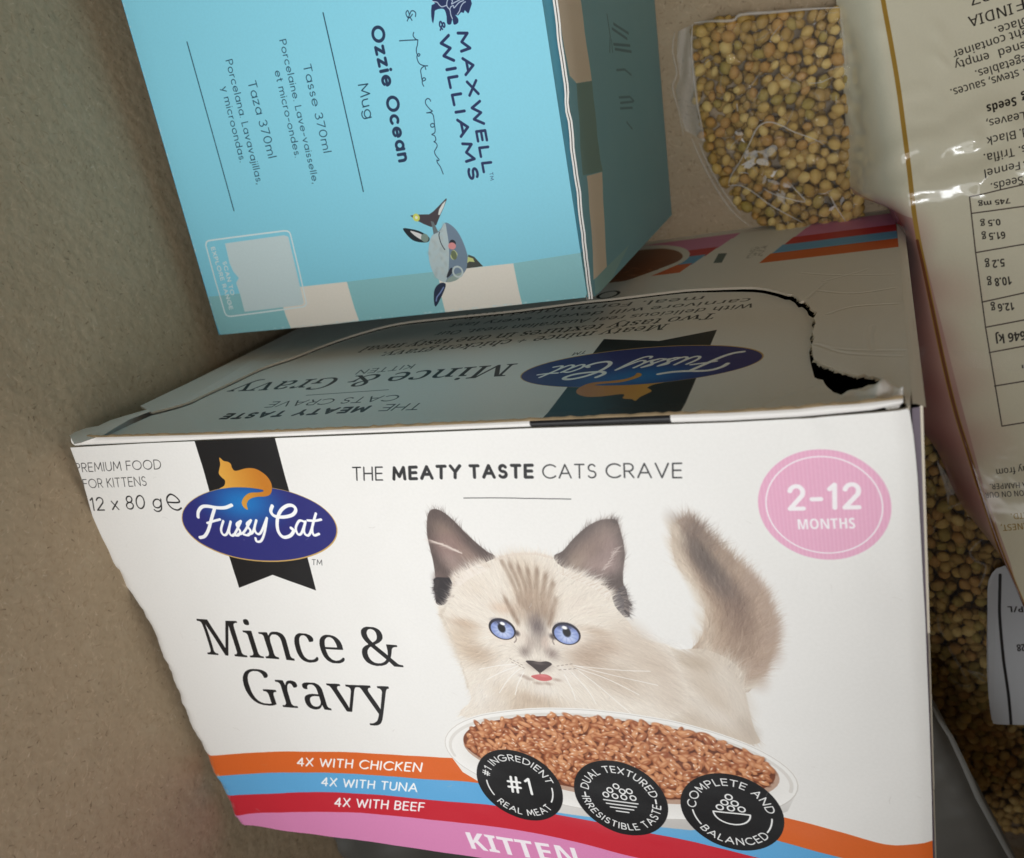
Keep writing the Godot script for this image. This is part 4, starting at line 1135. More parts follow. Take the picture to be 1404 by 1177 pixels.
func print_mug_side(c: Cv) -> void:
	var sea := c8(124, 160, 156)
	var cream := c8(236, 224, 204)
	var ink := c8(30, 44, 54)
	# the checked strip along the lid edge
	c.poly(pv([-76, 58.73, -76, 74.75, -74.84, 75.35, -56.77, 76.74, -57.25, 63.82, -59.21, 60.42]), cream)
	c.poly(pv([-57.25, 63.82, -56.77, 76.74, -38.12, 77.35, -35.23, 78.04, -36.98, 61.65]), sea)
	c.poly(pv([-36.43, 63.96, -35.19, 77.24, -12.04, 72.63, -11.9, 60.86, -17.87, 62.23]), cream)
	c.poly(pv([-11.74, 61.42, -12.01, 73.03, -11.85, 96.99, -7.64, 74.16, -8.17, 61.12]), c8(150, 196, 198))
	# faint far print: crest, names
	for q in [pv([-71.07, 97.61, -68.32, 98.45, -66.03, 98.82, -62.36, 96.54]), pv([-65.01, 99.77, -62.22, 99.26]), pv([-68.83, 103.53, -65.98, 118.8]), pv([-67.73, 101.65, -64.66, 116.65]), pv([-63.94, 101.41, -62.8, 119.03]), pv([-62.73, 102.31, -61.16, 119.93])]:
		c.strokes([q], 0.7, ink, 0.36)
	for q in [pv([-57.56, 101.5, -57.13, 110.28, -55.21, 117.36]), pv([-50.69, 101.45, -49.76, 113.39, -48.26, 117.65]), pv([-49.22, 102.3, -48.16, 116.77]), pv([-47.88, 101.72, -46.65, 115.3]), pv([-43.67, 107.57, -41.19, 112.94])]:
		c.strokes([q], 0.6, ink, 0.32)


func print_packet(c: Cv) -> void:
	var ink := c8(28, 26, 24)
	var gold := c8(168, 132, 52)
	# the red of the front panel wraps round the side below
	c.poly(pv([169.74, -12.13, 194.68, -5.13, 195.87, 3.12, 199.25, 20.54, 202.74, 38.75, 207.92, 64, 212.76, 80.05, 217.56, 102.99, 197.08, 104.09, 167.54, 29.13]), c8(168, 122, 120), 0.6)
	rng.seed = 31
	for q in pv([188.9, -0.43, 190.79, 12.52, 193.02, 25.45, 195.25, 38.32, 197.81, 51.14, 200.97, 65.71]):
		c.blob(q, 13.0, 12.0, 0.5, c8(150, 92, 92), 0.7)
	for q in pv([201.32, 13.57, 199, 25.92, 203.76, 35.23, 207.38, 49.7]):
		c.blob(q, 12.0, 10.0, 0.5, c8(206, 168, 156), 0.35)
	c.strokes([curve(pv([187.28, -76.61, 189.15, -60.02, 190.58, -48.95, 191.83, -37.94, 192.72, -27, 193.48, -17, 193.97, -8.83, 194.68, -1.53, 196.01, 7.63, 197.86, 20.42, 199.88, 33.18, 201.97, 44.09, 204.45, 53.89, 205.85, 59.67, 207.07, 63.99, 208.82, 70.26, 210.85, 77.76, 215.44, 91.01, 221.59, 108.06]), false, 6)], 1.1, gold, 1.0)
	c.strokes([curve(pv([194.59, 0.26, 195.96, 8.53, 197.86, 20.42, 199.88, 33.18, 201.97, 44.09, 204.45, 53.89, 205.85, 59.67, 207.07, 63.99, 208.82, 70.26, 210.85, 77.76, 215.44, 91.01]), false, 6)], 0.7, c8(96, 38, 24), 0.75)
	var cap := Vector2(3.1, 14.3)
	c.text("807", "sans", Vector2(216.68, -57.2), Vector2(209.68, -56.53), Vector2(217.06, -54.72), ink)
	c.text("OF", "sans", Vector2(225.39, -53.54), Vector2(219.75, -52.93), Vector2(225.76, -51.1), ink)
	c.text("INDIA", "sans", Vector2(218.92, -52.68), Vector2(208.95, -51.57), Vector2(219.3, -50.13), ink)
	c.text("place.", "sans", Vector2(222.15, -48.83), Vector2(214.88, -47.89), Vector2(222.55, -46.88), ink)
	c.text("ght container", "sans", Vector2(222.05, -46.48), Vector2(205.05, -44.18), Vector2(222.45, -44.53), ink)
	c.text("ened", "sans", Vector2(221.59, -43.26), Vector2(215.45, -42.53), Vector2(221.99, -41.31), ink)
	c.text("empty", "sans", Vector2(213.21, -42.31), Vector2(205.27, -41.59), Vector2(213.62, -40.31), ink)
	c.text("egetables.", "sans", Vector2(221.61, -40.02), Vector2(210.04, -38.58), Vector2(222.01, -38.07), ink)
	c.text("s.", "sans", Vector2(222.28, -37.08), Vector2(220.82, -36.85), Vector2(222.68, -35.13), ink)
	c.text("stews, sauces.", "sans", Vector2(219.7, -36.98), Vector2(204.12, -35.23), Vector2(220.1, -35.02), ink)
	c.text("g", "bold", Vector2(221.71, -31.14), Vector2(220.09, -31.09), Vector2(221.95, -29.22), ink)
	c.text("Seeds", "bold", Vector2(218.9, -30.71), Vector2(212.16, -30.02), Vector2(219.1, -28.79), ink)
	c.text("Leaves,", "sans", Vector2(220.56, -26.99), Vector2(211.92, -26.59), Vector2(220.72, -25.08), ink)
	c.text("Black", "sans", Vector2(218.28, -23.09), Vector2(211.81, -22.43), Vector2(218.44, -21.17), ink)
	c.text("d.", "sans", Vector2(220.89, -23.34), Vector2(219.26, -23.18), Vector2(221.04, -21.43), ink)
	c.text("Trifla.", "sans", Vector2(217.78, -19.12), Vector2(211.05, -18.54), Vector2(217.94, -17.2), ink)
	c.text("s.", "sans", Vector2(220.39, -19.39), Vector2(218.92, -19.2), Vector2(220.55, -17.48), ink)
	c.text("Fennel", "sans", Vector2(218.93, -15.67), Vector2(210.9, -15.08), Vector2(219.09, -13.75), ink)
	c.text(".", "sans", Vector2(220.06, -15.58), Vector2(219.74, -15.55), Vector2(220.14, -13.68), ink)
	c.text("Seeds.", "sans", Vector2(219.59, -12.04), Vector2(212.32, -11.47), Vector2(219.75, -10.13), ink)
	var rule := c8(58, 48, 42)
	c.strokes([pv([207.41, -8.84, 225.62, -10.47]), pv([207.72, -4.73, 225.39, -4.88]), pv([208.23, 4.86, 225.02, 3.78]), pv([209.15, 16.91, 224.55, 14.87]), pv([209.7, 23.05, 224.28, 21.37]), pv([210.28, 29.21, 224.02, 27.54]), pv([211.14, 37.37, 223.66, 35.97]), pv([212.38, 47.14, 223.24, 45.81]), pv([207.41, -8.84, 208.23, 4.86, 209.7, 23.05, 212.38, 47.14])], 0.27, rule, 0.9)
	c.text("745 mg", "bold", Vector2(216.51, -7.17), Vector2(209.28, -7.26), Vector2(216.67, -5.97), ink, 0.85)
	c.text("0.5 g", "bold", Vector2(214.15, -2.59), Vector2(209.58, -2.57), Vector2(214.27, -1.1), ink, 0.85)
	c.text("61.5 g", "bold", Vector2(215.1, 0.58), Vector2(209.77, 0.52), Vector2(215.23, 2.24), ink, 0.85)
	c.text("5.2 g", "bold", Vector2(214.65, 7.05), Vector2(210.21, 7.16), Vector2(214.8, 8.9), ink, 0.85)
	c.text("10.8 g", "bold", Vector2(216.03, 11.39), Vector2(210.5, 11.5), Vector2(216.19, 13.32), ink, 0.85)
	c.text("12.6 g", "bold", Vector2(216.33, 17.65), Vector2(211.08, 17.71), Vector2(216.51, 19.45), ink, 0.85)
	c.text("1646 kJ", "bold", Vector2(219.95, 24.53), Vector2(211.85, 25.08), Vector2(220.12, 26.63), ink, 0.85)
	c.text("\"", "bold", Vector2(218.11, 31.25), Vector2(217.29, 31.32), Vector2(218.35, 33.36), ink, 0.85)
	c.text("away from", "sans", Vector2(220.2, 56.66), Vector2(210.57, 57.58), Vector2(220.36, 58.23), ink, 0.9)
	c.text("A HAMPER.", "sans", Vector2(217.4, 60.88), Vector2(208.96, 61.16), Vector2(217.51, 62.2), ink, 0.9)
	c.text("ION ON OUR", "sans", Vector2(217.15, 62.81), Vector2(207.71, 63.28), Vector2(217.29, 64.13), ink, 0.9)
	c.text("LTD.", "sans", Vector2(217.09, 68.18), Vector2(213.43, 68.47), Vector2(217.26, 69.59), c8(150, 118, 44))
	c.text("RNEST,", "sans", Vector2(217.14, 70.65), Vector2(211.02, 71.21), Vector2(217.31, 72.14), c8(150, 118, 44))


# ------------------------------------------------------------------ scene
func _ready() -> void:
	var cam := Camera3D.new()
	cam.name = "camera"
	cam.transform = Transform3D(Basis(Vector3(0.91527, -0.34724, 0.20424), Vector3(0.04566, -0.41429, -0.90900), Vector3(0.40025, 0.84130, -0.36333)), Vector3(187.57478, 144.95560, -61.77093) * MM)
	cam.fov = 51.841
	cam.near = 0.01
	cam.far = 5.0
	var lens := CameraAttributesPhysical.new()
	lens.frustum_focal_length = 24.69
	lens.frustum_focus_distance = 0.205
	lens.exposure_aperture = 18.0
	cam.attributes = lens
	add_child(cam)
	cam.fov = 51.841
	var env := Environment.new()
	env.background_mode = Environment.BG_COLOR
	env.background_color = Color(0.12, 0.12, 0.12)
	env.tonemap_mode = Environment.TONE_MAPPER_LINEAR
	env.tonemap_exposure = 1.07
	env.sdfgi_enabled = true
	env.ssao_enabled = true
	env.ssil_enabled = true
	var we := WorldEnvironment.new()
	we.name = "environment"
	we.environment = env
	add_child(we)
	# the bright ceiling of the room above the open box, and a small light added for glare streaks on the packet
	var lamp := AreaLight3D.new()
	lamp.name = "ceiling_light"
	lamp.area_size = Vector2(1.0, 1.0)
	lamp.area_normalize_energy = true
	lamp.light_color = Color(0.985, 0.99, 0.99)
	lamp.light_energy = 0.9
	lamp.area_range = 6.0
	lamp.shadow_enabled = true
	lamp.look_at_from_position(Vector3(0.12, 0.78, 0.26), Vector3(0.14, 0.0, 0.0), Vector3(0, 0, 1))
	add_child(lamp)
	var streak_lamp := AreaLight3D.new()
	streak_lamp.name = "streak_light"
	streak_lamp.area_size = Vector2(0.14, 0.09)
	streak_lamp.area_normalize_energy = true
	streak_lamp.light_color = Color(0.97, 0.985, 1.0)
	streak_lamp.light_energy = 0.06
	streak_lamp.area_range = 6.0
	streak_lamp.shadow_enabled = true
	streak_lamp.look_at_from_position(Vector3(0.27, 0.62, -0.03), Vector3(0.16, 0.0, 0.0), Vector3(0, 0, 1))
	add_child(streak_lamp)

	make_fonts()
	make_materials()
	build_box()
	build_food_carton()
	build_mug_box()
	build_packet()
	build_seed_bags()
	build_mailer()


func make_materials() -> void:
	var g := Gradient.new()
	g.set_color(0, Color(0.86, 0.86, 0.86))
	g.set_color(1, Color(1, 1, 1))
	M.grain = noise_tex(0.02, 256, 4, false, 4.0, g, 3)
	var g2 := Gradient.new()
	g2.set_color(0, Color(0.982, 0.982, 0.98))
	g2.set_color(1, Color(1, 1, 1))
	M.speckle = noise_tex(0.06, 512, 3, false, 4.0, g2, 4)
	M.card = mat(c8(214, 204, 186), 0.75, 0.3)
	M.card.albedo_texture = M.speckle
	M.card.uv1_triplanar = true
	M.card.uv1_scale = Vector3.ONE * 60.0
	M.raw = mat(c8(168, 148, 118), 0.9, 0.2)
	M.inner = mat(c8(120, 112, 100), 0.9, 0.2)
	M.white_card = mat(c8(236, 233, 228), 0.45, 0.4)
	M.kraft = kraft()
	M.film = mat(Color(1, 1, 1, 0.03), 0.04, 0.13)
	M.film.transparency = BaseMaterial3D.TRANSPARENCY_ALPHA
	M.film.cull_mode = BaseMaterial3D.CULL_DISABLED
	M.fold_and_glint = mat(Color(0.88, 0.87, 0.85, 0.25), 0.28, 0.6)  # pale film for loose folds, also for painted glints
	M.fold_and_glint.transparency = BaseMaterial3D.TRANSPARENCY_ALPHA
	M.fold_and_glint.cull_mode = BaseMaterial3D.CULL_DISABLED
	M.painted_glint = mat(Color(0.95, 0.94, 0.92, 0.42), 0.28, 0.6)  # whiter film colour that paints glare on creases, edges and scraps
	M.painted_glint.transparency = BaseMaterial3D.TRANSPARENCY_ALPHA
	M.painted_glint.cull_mode = BaseMaterial3D.CULL_DISABLED


# brown corrugated board: fibres, flecks and a faint wash of lighter and darker pulp
func kraft() -> StandardMaterial3D:
	var c := Cv.new(Vector2.ZERO, Vector2(200, 200), 5.0, c8(175, 156, 130))
	rng.seed = 5
	var soft := FastNoiseLite.new()
	soft.seed = 8
	soft.frequency = 0.035
	for i in 900:
		var p := Vector2(rng.randf_range(0, 200), rng.randf_range(0, 200))
		c.blob(p, rng.randf_range(2, 9), rng.randf_range(2, 6), rng.randf() * 3.0, c8(188, 173, 149) if rng.randf() < 0.5 else c8(160, 144, 120), 0.16)
	for i in 42000:
		var p := Vector2(rng.randf_range(0, 1000), rng.randf_range(0, 1000))
		var t := rng.randfn(0.0, 0.085)
		var col := Color(0.695 + t, 0.606 + t, 0.5 + t)
		c.hair(p, Vector2.from_angle(rng.randfn(0.6, 0.9)), rng.randf_range(4, 14), rng.randf_range(-1, 1), col, 0.6)
	for i in 2200:
		var p := Vector2(rng.randf_range(0, 1000), rng.randf_range(0, 1000))
		var dark := rng.randf() < 0.7
		c.hair(p, Vector2.from_angle(rng.randf() * TAU), rng.randf_range(2, 9), rng.randf_range(-1, 1), c8(78, 62, 46) if dark else c8(214, 202, 184), rng.randf_range(0.4, 0.95))
	var m := mat(Color.WHITE, 0.86, 0.25)
	m.albedo_texture = c.tex()
	m.uv1_triplanar = true
	m.uv1_scale = Vector3.ONE * 5.0
	m.normal_enabled = true
	m.normal_texture = noise_tex(0.09, 512, 3, true, 1.2, null, 9)
	m.normal_scale = 0.35
	return m


func with_grain(m: StandardMaterial3D) -> StandardMaterial3D:
	m.uv2_triplanar = true
	m.uv2_scale = Vector3.ONE * 34.0
	return m


func build_box() -> void:
	var t := thing("shipping_box", "open brown cardboard shipping box that holds all the packages", "cardboard box", Vector3(133, FLOOR - 5.0, 47))
	part("floor_panel", slab(Vector3(-9, FLOOR - 5, -150), Vector3(275, FLOOR, 245)), [M.kraft], t)
	part("wall_panel", slab(Vector3(-9, FLOOR, -146), Vector3(-4, 125, 241)), [M.kraft], t)
	part("wall_panel", slab(Vector3(270, FLOOR, -146), Vector3(275, 140, 241)), [M.kraft], t)
	part("wall_panel", slab(Vector3(-9, FLOOR, -151), Vector3(275, 125, -146)), [M.kraft], t)
	part("wall_panel", slab(Vector3(-9, FLOOR, 241), Vector3(275, 140, 246)), [M.kraft], t)
	# two unseen top flaps, added to shade the lower right corner
	part("added_shade_flap", grid(2, 2, func(u: float, v: float): return Vector3(lerpf(272, 204, u), 140.5 + 26.0 * u, lerpf(10, 243, v)), func(p: Vector3): return Vector2(p.x, p.z)), [M.kraft], t)
	part("added_shade_flap", grid(2, 2, func(u: float, v: float): return Vector3(lerpf(-6, 272, v), 140.6 + 24.0 * u, lerpf(243, 206, u)), func(p: Vector3): return Vector2(p.x, p.z)), [M.kraft], t)


# how far the worn top bulges out at its left front corner
func bulge(q: Vector2) -> float:
	return -2.6 * exp(-pow(maxf(q.x + 2.0, 0.0) / 22.0, 2)) * exp(-pow(maxf(q.y, 0.0) / 35.0, 2))


func build_food_carton() -> void:
	var t := thing("cat_food_carton", "worn white kitten food carton with a torn grey top and a kitten on its front", "food carton", Vector3(95, FLOOR, 60))
	# front
	var c := Cv.new(Vector2(-6, -6), Vector2(204, 140), 9.0, c8(238, 236, 232), fonts)
	print_front(c)
	var front := with_grain(printed(c.tex(), 0.42, 0.4))
	var left := resample(pv([-1.49, -0.1, -1.78, 5.17, -2.41, 10.96, -4.83, 23.79, -6.08, 32.13, -4.73, 36.3, -4.3, 41.47, -1.87, 47.54, -1.79, 51.55, -0.92, 58.12, -1.67, 66.6, -1.12, 69.18, -1.56, 76.79, -1.96, 88.18, -1.18, 98.56, -0.56, 107.42, 0.31, 114.78, 0.21, 124.03, 0.85, 125.52]), 48)
	var right := resample(pv([189.4, 0.92, 189.88, 5.93, 190.19, 12.69, 190.31, 22.53, 190.39, 34.37, 190.5, 42.1, 190.47, 55.09, 190.48, 67.11, 190.34, 85.45, 190.14, 97.2, 190.06, 119.6]), 48)
	var top := resample(pv([-1.49, -0.1, 23.78, -0.21, 45.84, 0.01, 84.84, 0.48, 122.91, 0.89, 149.68, 1.45, 160.35, 1.65, 172.65, 1.56, 181.96, 1.27, 186.44, 1.07, 189.4, 0.92]), 64)
	var bottom := resample(pv([0.85, 125.52, 7.94, 124.54, 15.9, 124.68, 46.46, 123.46, 69.64, 122.86, 103.23, 121.93, 146.86, 120.73, 190.06, 119.6]), 64)
	var dent := FastNoiseLite.new()
	dent.seed = 21
	dent.frequency = 0.022
	var sheet := func(u: float, v: float) -> Vector3:
		var fi := u * 64.0
		var i := mini(int(fi), 63)
		var fj := v * 48.0
		var j := mini(int(fj), 47)
		var a := top[i].lerp(top[i + 1], fi - i)
		var b := bottom[i].lerp(bottom[i + 1], fi - i)
		var l := left[j].lerp(left[j + 1], fj - j)
		var r := right[j].lerp(right[j + 1], fj - j)
		var q := a * (1 - v) + b * v + l * (1 - u) + r * u - (top[0] * (1 - u) * (1 - v) + top[64] * u * (1 - v) + bottom[0] * (1 - u) * v + bottom[64] * u * v)
		var d: float = q.x - l.x
		q.x += dent.get_noise_2d(v * 2600.0, 9.0) * 0.35 * exp(-d / 0.6) * smoothstep(0.15, 0.3, v)
		var y := -0.55 * maxf(0.0, 2.3 + dent.get_noise_2d(v * 700.0, 60.0) * 1.2 - d) * smoothstep(0.17, 0.3, v) - 0.5 * exp(-pow(r.x - q.x, 2) / 1.2)
		y += dent.get_noise_2d(q.x, q.y) * 0.5 * smoothstep(0.0, 0.1, u) * smoothstep(0.0, 0.08, v)
		y += 0.35 * exp(-pow((q.x - 174.0 - (q.y - 2.0) * 0.15) / 1.6, 2)) * exp(-pow((q.y - 3.5) / 3.0, 2))
		return Vector3(q.x, y, q.y)
	part("front_panel", grid(128, 96, sheet, func(p: Vector3): return c.uv(Vector2(p.x, p.z))), [front], t)
	# back of the front board, so that it has thickness where it is torn
	part("front_board", grid(64, 48, func(u: float, v: float): return sheet.call(u, v) + Vector3(0.12 * (0.5 - u), -0.55, 0), func(p: Vector3): return Vector2(p.x, p.z) * 0.1), [M.card], t)
	part("torn_edge", grid(2, 96, func(u: float, v: float): return sheet.call(0.0, v) + Vector3(-0.1 - 0.15 * absf(dent.get_noise_2d(v * 900.0, 3.0)), -0.6 * u, 0), func(p: Vector3): return Vector2(p.x, p.z)), [M.card], t)
	# top: the board round the tear, and the tear-away flap a little deeper
	var ct := Cv.new(Vector2(-4, -4), Vector2(202, 164), 8.0, c8(238, 236, 232), fonts)
	print_top(ct)
	var top_mat := with_grain(printed(ct.tex(), 0.48, 0.4))
	top_mat.normal_enabled = true
	top_mat.normal_texture = creases(ct)
	top_mat.normal_scale = 1.0
	var tear := curve(pv([9.81, 17.61, 15.3, 24.71, 16.24, 31.28, 17.9, 40.24, 20.36, 51.69, 26.22, 59.71, 31.14, 69.45, 38.41, 78.33, 48.55, 84.55, 64.63, 85.33, 86.17, 84.78, 95.12, 85.29, 108.89, 86.41, 116.65, 86.15, 128.31, 86.74, 136.88, 86.95, 142.54, 85.86, 155.26, 82.16, 161.5, 76.39]), false, 4)
	var rough := pv([164.5, 72.48, 165.55, 72.08, 166.95, 69.12, 168.05, 65.15, 168.85, 65.46, 170.11, 62.12, 170.72, 58.55, 172.26, 55.31, 171.76, 51.24, 172.37, 48.49, 172.28, 46.01, 172.01, 41.71, 172.67, 37.79, 172.33, 33.81, 172.96, 27.63])
	var gap_up := pv([173.24, 25.1, 174.29, 23.01, 175.55, 21.4, 177.06, 19.53, 177.34, 18.71, 179.04, 17.24, 180.08, 15.92, 181.01, 15.23, 181.34, 14.58, 182.5, 15.23, 183.29, 13.85, 184.02, 13.82, 185.09, 12.44, 185.99, 10.54, 187.28, 8.61, 188.22, 6.45, 188.84, 3.46, 189.2, -0.82])
	var gap_low := pv([173.58, 19.1, 174.28, 18.19, 175.15, 17.64, 175.56, 15.69, 176.1, 13.95, 177.26, 11.06, 178.28, 9.84, 179.3, 8.29, 180.24, 7.46])
	var outer: PackedVector2Array = pv([1.43, 22.55, 1, 32.27, 1.24, 42.57, 2.52, 57.7, 4.45, 72.66])
	outer.append_array(PackedVector2Array([Vector2(9.0, 112), Vector2(9.6, 150.5), Vector2(60, 151.0), Vector2(130, 150.6), Vector2(189.6, 150), Vector2(190.2, 80), Vector2(190.6, 20)]))
	outer.append_array(pv([189.54, -0.36]))
	var cut := tear.duplicate()
	cut.append_array(rough)
	cut.append_array(gap_up)
	cut.reverse()
	outer.append_array(cut)
	part("top_panel", plate(outer, func(q: Vector2, d: float): return Vector3(q.x, -q.y, d + 0.05 + bulge(q)), 0.6, func(q: Vector2): return ct.uv(q)), [top_mat, M.card], t)
	var flap := PackedVector2Array()
	for q in tear:
		flap.append(q + Vector2(0.2, -0.8))
	for q in rough:
		flap.append(q + Vector2(-0.6, -0.15))
	flap.append_array(gap_low)
	flap.append_array(pv([178.52, 2.82, 175.04, 1.73, 160.39, 1.04, 149.58, 1.5, 122.3, 2.24, 83.26, 3.01, 42.49, 4.21, 9.68, 0.73, 6.81, -0.17]))
	part("tear_flap", plate(flap, func(q: Vector2, d: float): return Vector3(q.x, -q.y, d + 0.8 + bulge(q) + 1.6 * smoothstep(128.0, 190.0, q.x) * smoothstep(0.0, 14.0, q.y) * 0.6), 0.55, func(q: Vector2): return ct.uv(q)), [top_mat, M.card], t)
	# the crushed corner of the flap
	var ua := pv([180.16, 7.14, 180.7, 9.76, 182, 10.56, 183.31, 11.55, 184.5, 11.33, 185.79, 10.06, 186.83, 9.19, 187.73, 7.86, 188.37, 5.78, 188.71, 3.79])
	var la := pv([175.08, 0.93, 176.84, 1, 178.57, 1.22, 180.3, 1.44, 182.01, 1.51, 183.71, 1.26, 185.17, 1.04, 186.72, 0.82, 187.83, 1.27, 188.57, 2.56])
	var crumple := FastNoiseLite.new()
	crumple.seed = 12
	crumple.frequency = 0.13
	part("crushed_corner", grid(36, 12, func(u: float, v: float):
		var s := u * 9.0
		var i := mini(int(s), 8)
		var q := ua[i].lerp(ua[i + 1], s - i).lerp(la[i].lerp(la[i + 1], s - i), v)
		var z := 1.0 - 2.6 * sin(v * PI) * (0.35 + 0.65 * u) + crumple.get_noise_2d(q.x, q.y) * 1.1 - 1.2 * exp(-pow((u - 0.62) * 12.0, 2))
		return Vector3(q.x, -q.y, z), func(p: Vector3): return Vector2(p.x, p.y) * 0.1), [M.white_card], t)
	# fibres that stand out of the torn board
	var st := SurfaceTool.new()
	st.begin(Mesh.PRIMITIVE_TRIANGLES)
	var torn := resample(rough, 70)
	torn.append_array(resample(gap_up, 110))
	rng.seed = 88
	for i in torn.size() - 1:
		var p := torn[i]
		var along := (torn[i + 1] - p).normalized()
		var out := Vector2(-1, -0.25).lerp(Vector2(-0.2, -1), clampf((i - 70) / 40.0, 0.0, 1.0)).normalized().rotated(rng.randfn(0.0, 0.5))
		var tip := p + out * rng.randf_range(0.15, 0.95)
		for q in [[p - along * 0.45, 0.35], [tip, rng.randf_range(0.2, 0.8)], [p + along * 0.45, 0.3]]:
			st.add_vertex(Vector3(q[0].x, -q[0].y, q[1] + bulge(q[0])) * MM)
	st.generate_normals()
	part("torn_fibres", st.commit(), [M.card], t)
	# the folded lip along the front of the flap
	var cl := Cv.new(Vector2(-6, 0), Vector2(204, 4), 8.0, c8(238, 235, 231), fonts)
	var x0: Vector2 = Vector2(122.73, 0.62)
	var x1: Vector2 = Vector2(150.09, -0.38)
	cl.poly(PackedVector2Array([Vector2(x0.x, -1), Vector2(x1.x, -1), Vector2(x1.x, 5), Vector2(x0.x, 5)]), c8(28, 28, 30))
	var lip_mat := with_grain(printed(cl.tex(), 0.4, 0.45))
	var lt := resample(pv([0.36, -2.83, 5.83, -2.57, 46.47, -1.52, 85.31, -1.01, 123.25, -0.71, 149.94, -0.42, 160.56, -0.23, 172.8, -0.27, 176.35, -0.59, 180.93, -0.57, 188.61, -1.13]), 80)
	var lb := resample(pv([0.26, -0.53, 4.77, -0.54, 45.95, -0.26, 84.95, 0.15, 122.97, 0.59, 149.72, 1.16, 160.38, 1.37, 172.67, 1.29, 180.85, 0.88, 184.24, 0.68, 188.36, -0.18]), 80)
	var nib := FastNoiseLite.new()
	nib.seed = 33
	nib.frequency = 0.3
	part("folded_lip", grid(160, 8, func(u: float, v: float):
		var s := u * 80.0
		var i := mini(int(s), 79)
		var a2 := lt[i].lerp(lt[i + 1], s - i)
		var b2 := lb[i].lerp(lb[i + 1], s - i)
		var a := Vector3(a2.x, 0.15, a2.y)
		var b := Vector3(b2.x, -0.15, b2.y)
		var out := Vector3(0, 0.45, 0.0) * sin(v * PI) * (1.0 + 0.15 * nib.get_noise_1d(u * 190.0))
		return a.lerp(b, v) + out, func(p: Vector3): return Vector2((p.x + 6.0) / 204.0, 0.5)), [lip_mat], t)
	# the pale raw edge of board behind the lip
	part("raw_edge", grid(160, 3, func(u: float, v: float):
		var s := u * 80.0
		var i := mini(int(s), 79)
		var a2 := lt[i].lerp(lt[i + 1], s - i)
		return Vector3(a2.x, 0.12 - 0.5 * v * v, a2.y - 0.5 * v * (0.8 + 0.7 * nib.get_noise_1d(u * 400.0))), func(p: Vector3): return Vector2(p.x, p.z)), [M.raw], t)
	# the turned-up front corner on the left
	var wa := pv([-1.33, 1.1, -1.71, 3.35, -0.46, 5.54, 2.48, 6.82, 2.79, 10.73, 5.02, 14.32, 8.13, 19.18])
	var wb := pv([5.47, -4, 6.89, -3.07, 8.01, -0.91, 9.5, 0.92, 9.08, 5.26, 8.53, 11.38, 10.27, 17.37])
	part("bent_corner", grid(24, 6, func(u: float, v: float):
		var s := u * 6.0
		var i := mini(int(s), 5)
		var q := wa[i].lerp(wa[i + 1], s - i).lerp(wb[i].lerp(wb[i + 1], s - i), v)
		return Vector3(q.x, -q.y, bulge(q) - 0.35 - 0.5 * sin(v * PI) * (1.0 - u * 0.7)), func(p: Vector3): return Vector2(p.x, p.y) * 0.1), [M.white_card], t)
	# the other sides
	var lean := func(y: float) -> float: return 190.0 + 0.3 * smoothstep(0.0, 14.0, -y)
	part("side_panel", grid(8, 24, func(u: float, v: float):
		var y := lerpf(-1.0, -150.0, v * v)
		return Vector3(lean.call(y) - 0.6 * u, y, lerpf(0.3, 121.0, u)), func(p: Vector3): return Vector2(p.z, p.y) * 0.1), [mat(c8(150, 142, 150), 0.5)], t)  # purple grey paints the shade on this side of the gap
	part("side_flap", plate(pv([0.0, 0.4, 20, 0.9, 45, 0.7, 46, 2.6, 70, 2.2, 84, 2.5, 86, 4.0, 121, 3.4, 121, 150, 0, 150]), func(q: Vector2, d: float):
		return Vector3(190.35 + 0.7 * (1.0 - q.x / 121.0) + d, -q.y, q.x + 0.5), 0.4, func(q: Vector2): return q * 0.01), [M.white_card, M.card], t)
	part("gap_shade_strip", grid(2, 40, func(u: float, v: float): return Vector3(lerpf(189.8, 190.4 + 0.7 * (1.0 - v), u), -0.7 - 0.5 * u + 0.3 * dent.get_noise_1d(v * 500.0), lerpf(1.0, 120.0, v)), func(p: Vector3): return Vector2(p.x, p.z)), [mat(c8(112, 102, 112), 0.5)], t)  # added gap floor, its purple grey painting the shade down there
	part("corner_fold", grid(6, 40, func(u: float, v: float): return Vector3(189.9 + 2.0 * u, -0.2 - 150.0 * v, 0.75 * u * u + 0.12 * dent.get_noise_2d(v * 300.0, u * 20.0)), func(p: Vector3): return Vector2(p.y, p.z)), [M.white_card], t)
	part("side_panel", grid(4, 12, func(u: float, v: float): return Vector3(lerpf(-0.8, 9.2, smoothstep(0.0, 110.0, lerpf(2.5, 150.0, v))) - 9.4 * u * smoothstep(0.0, 110.0, lerpf(2.5, 150.0, v)) * 0.9, -lerpf(2.5, 150.0, v), lerpf(0.6, 118.0, u)), func(p: Vector3): return Vector2(p.z, p.y)), [M.white_card], t)
	part("base_panel", slab(Vector3(0.4, -150, 119.2), Vector3(189, -1.6, 119.8)), [M.white_card], t)
	part("back_panel", slab(Vector3(0.0, FLOOR, 0.2), Vector3(189.6, -151, 119.8)), [M.white_card], t)
	part("dark_hollow_fill", slab(Vector3(4, -140, 9), Vector3(186, -3.0, 116)), [mat(c8(20, 18, 16), 0.9, 0.1)], t)  # black block added to paint the shaded hollow behind the tear


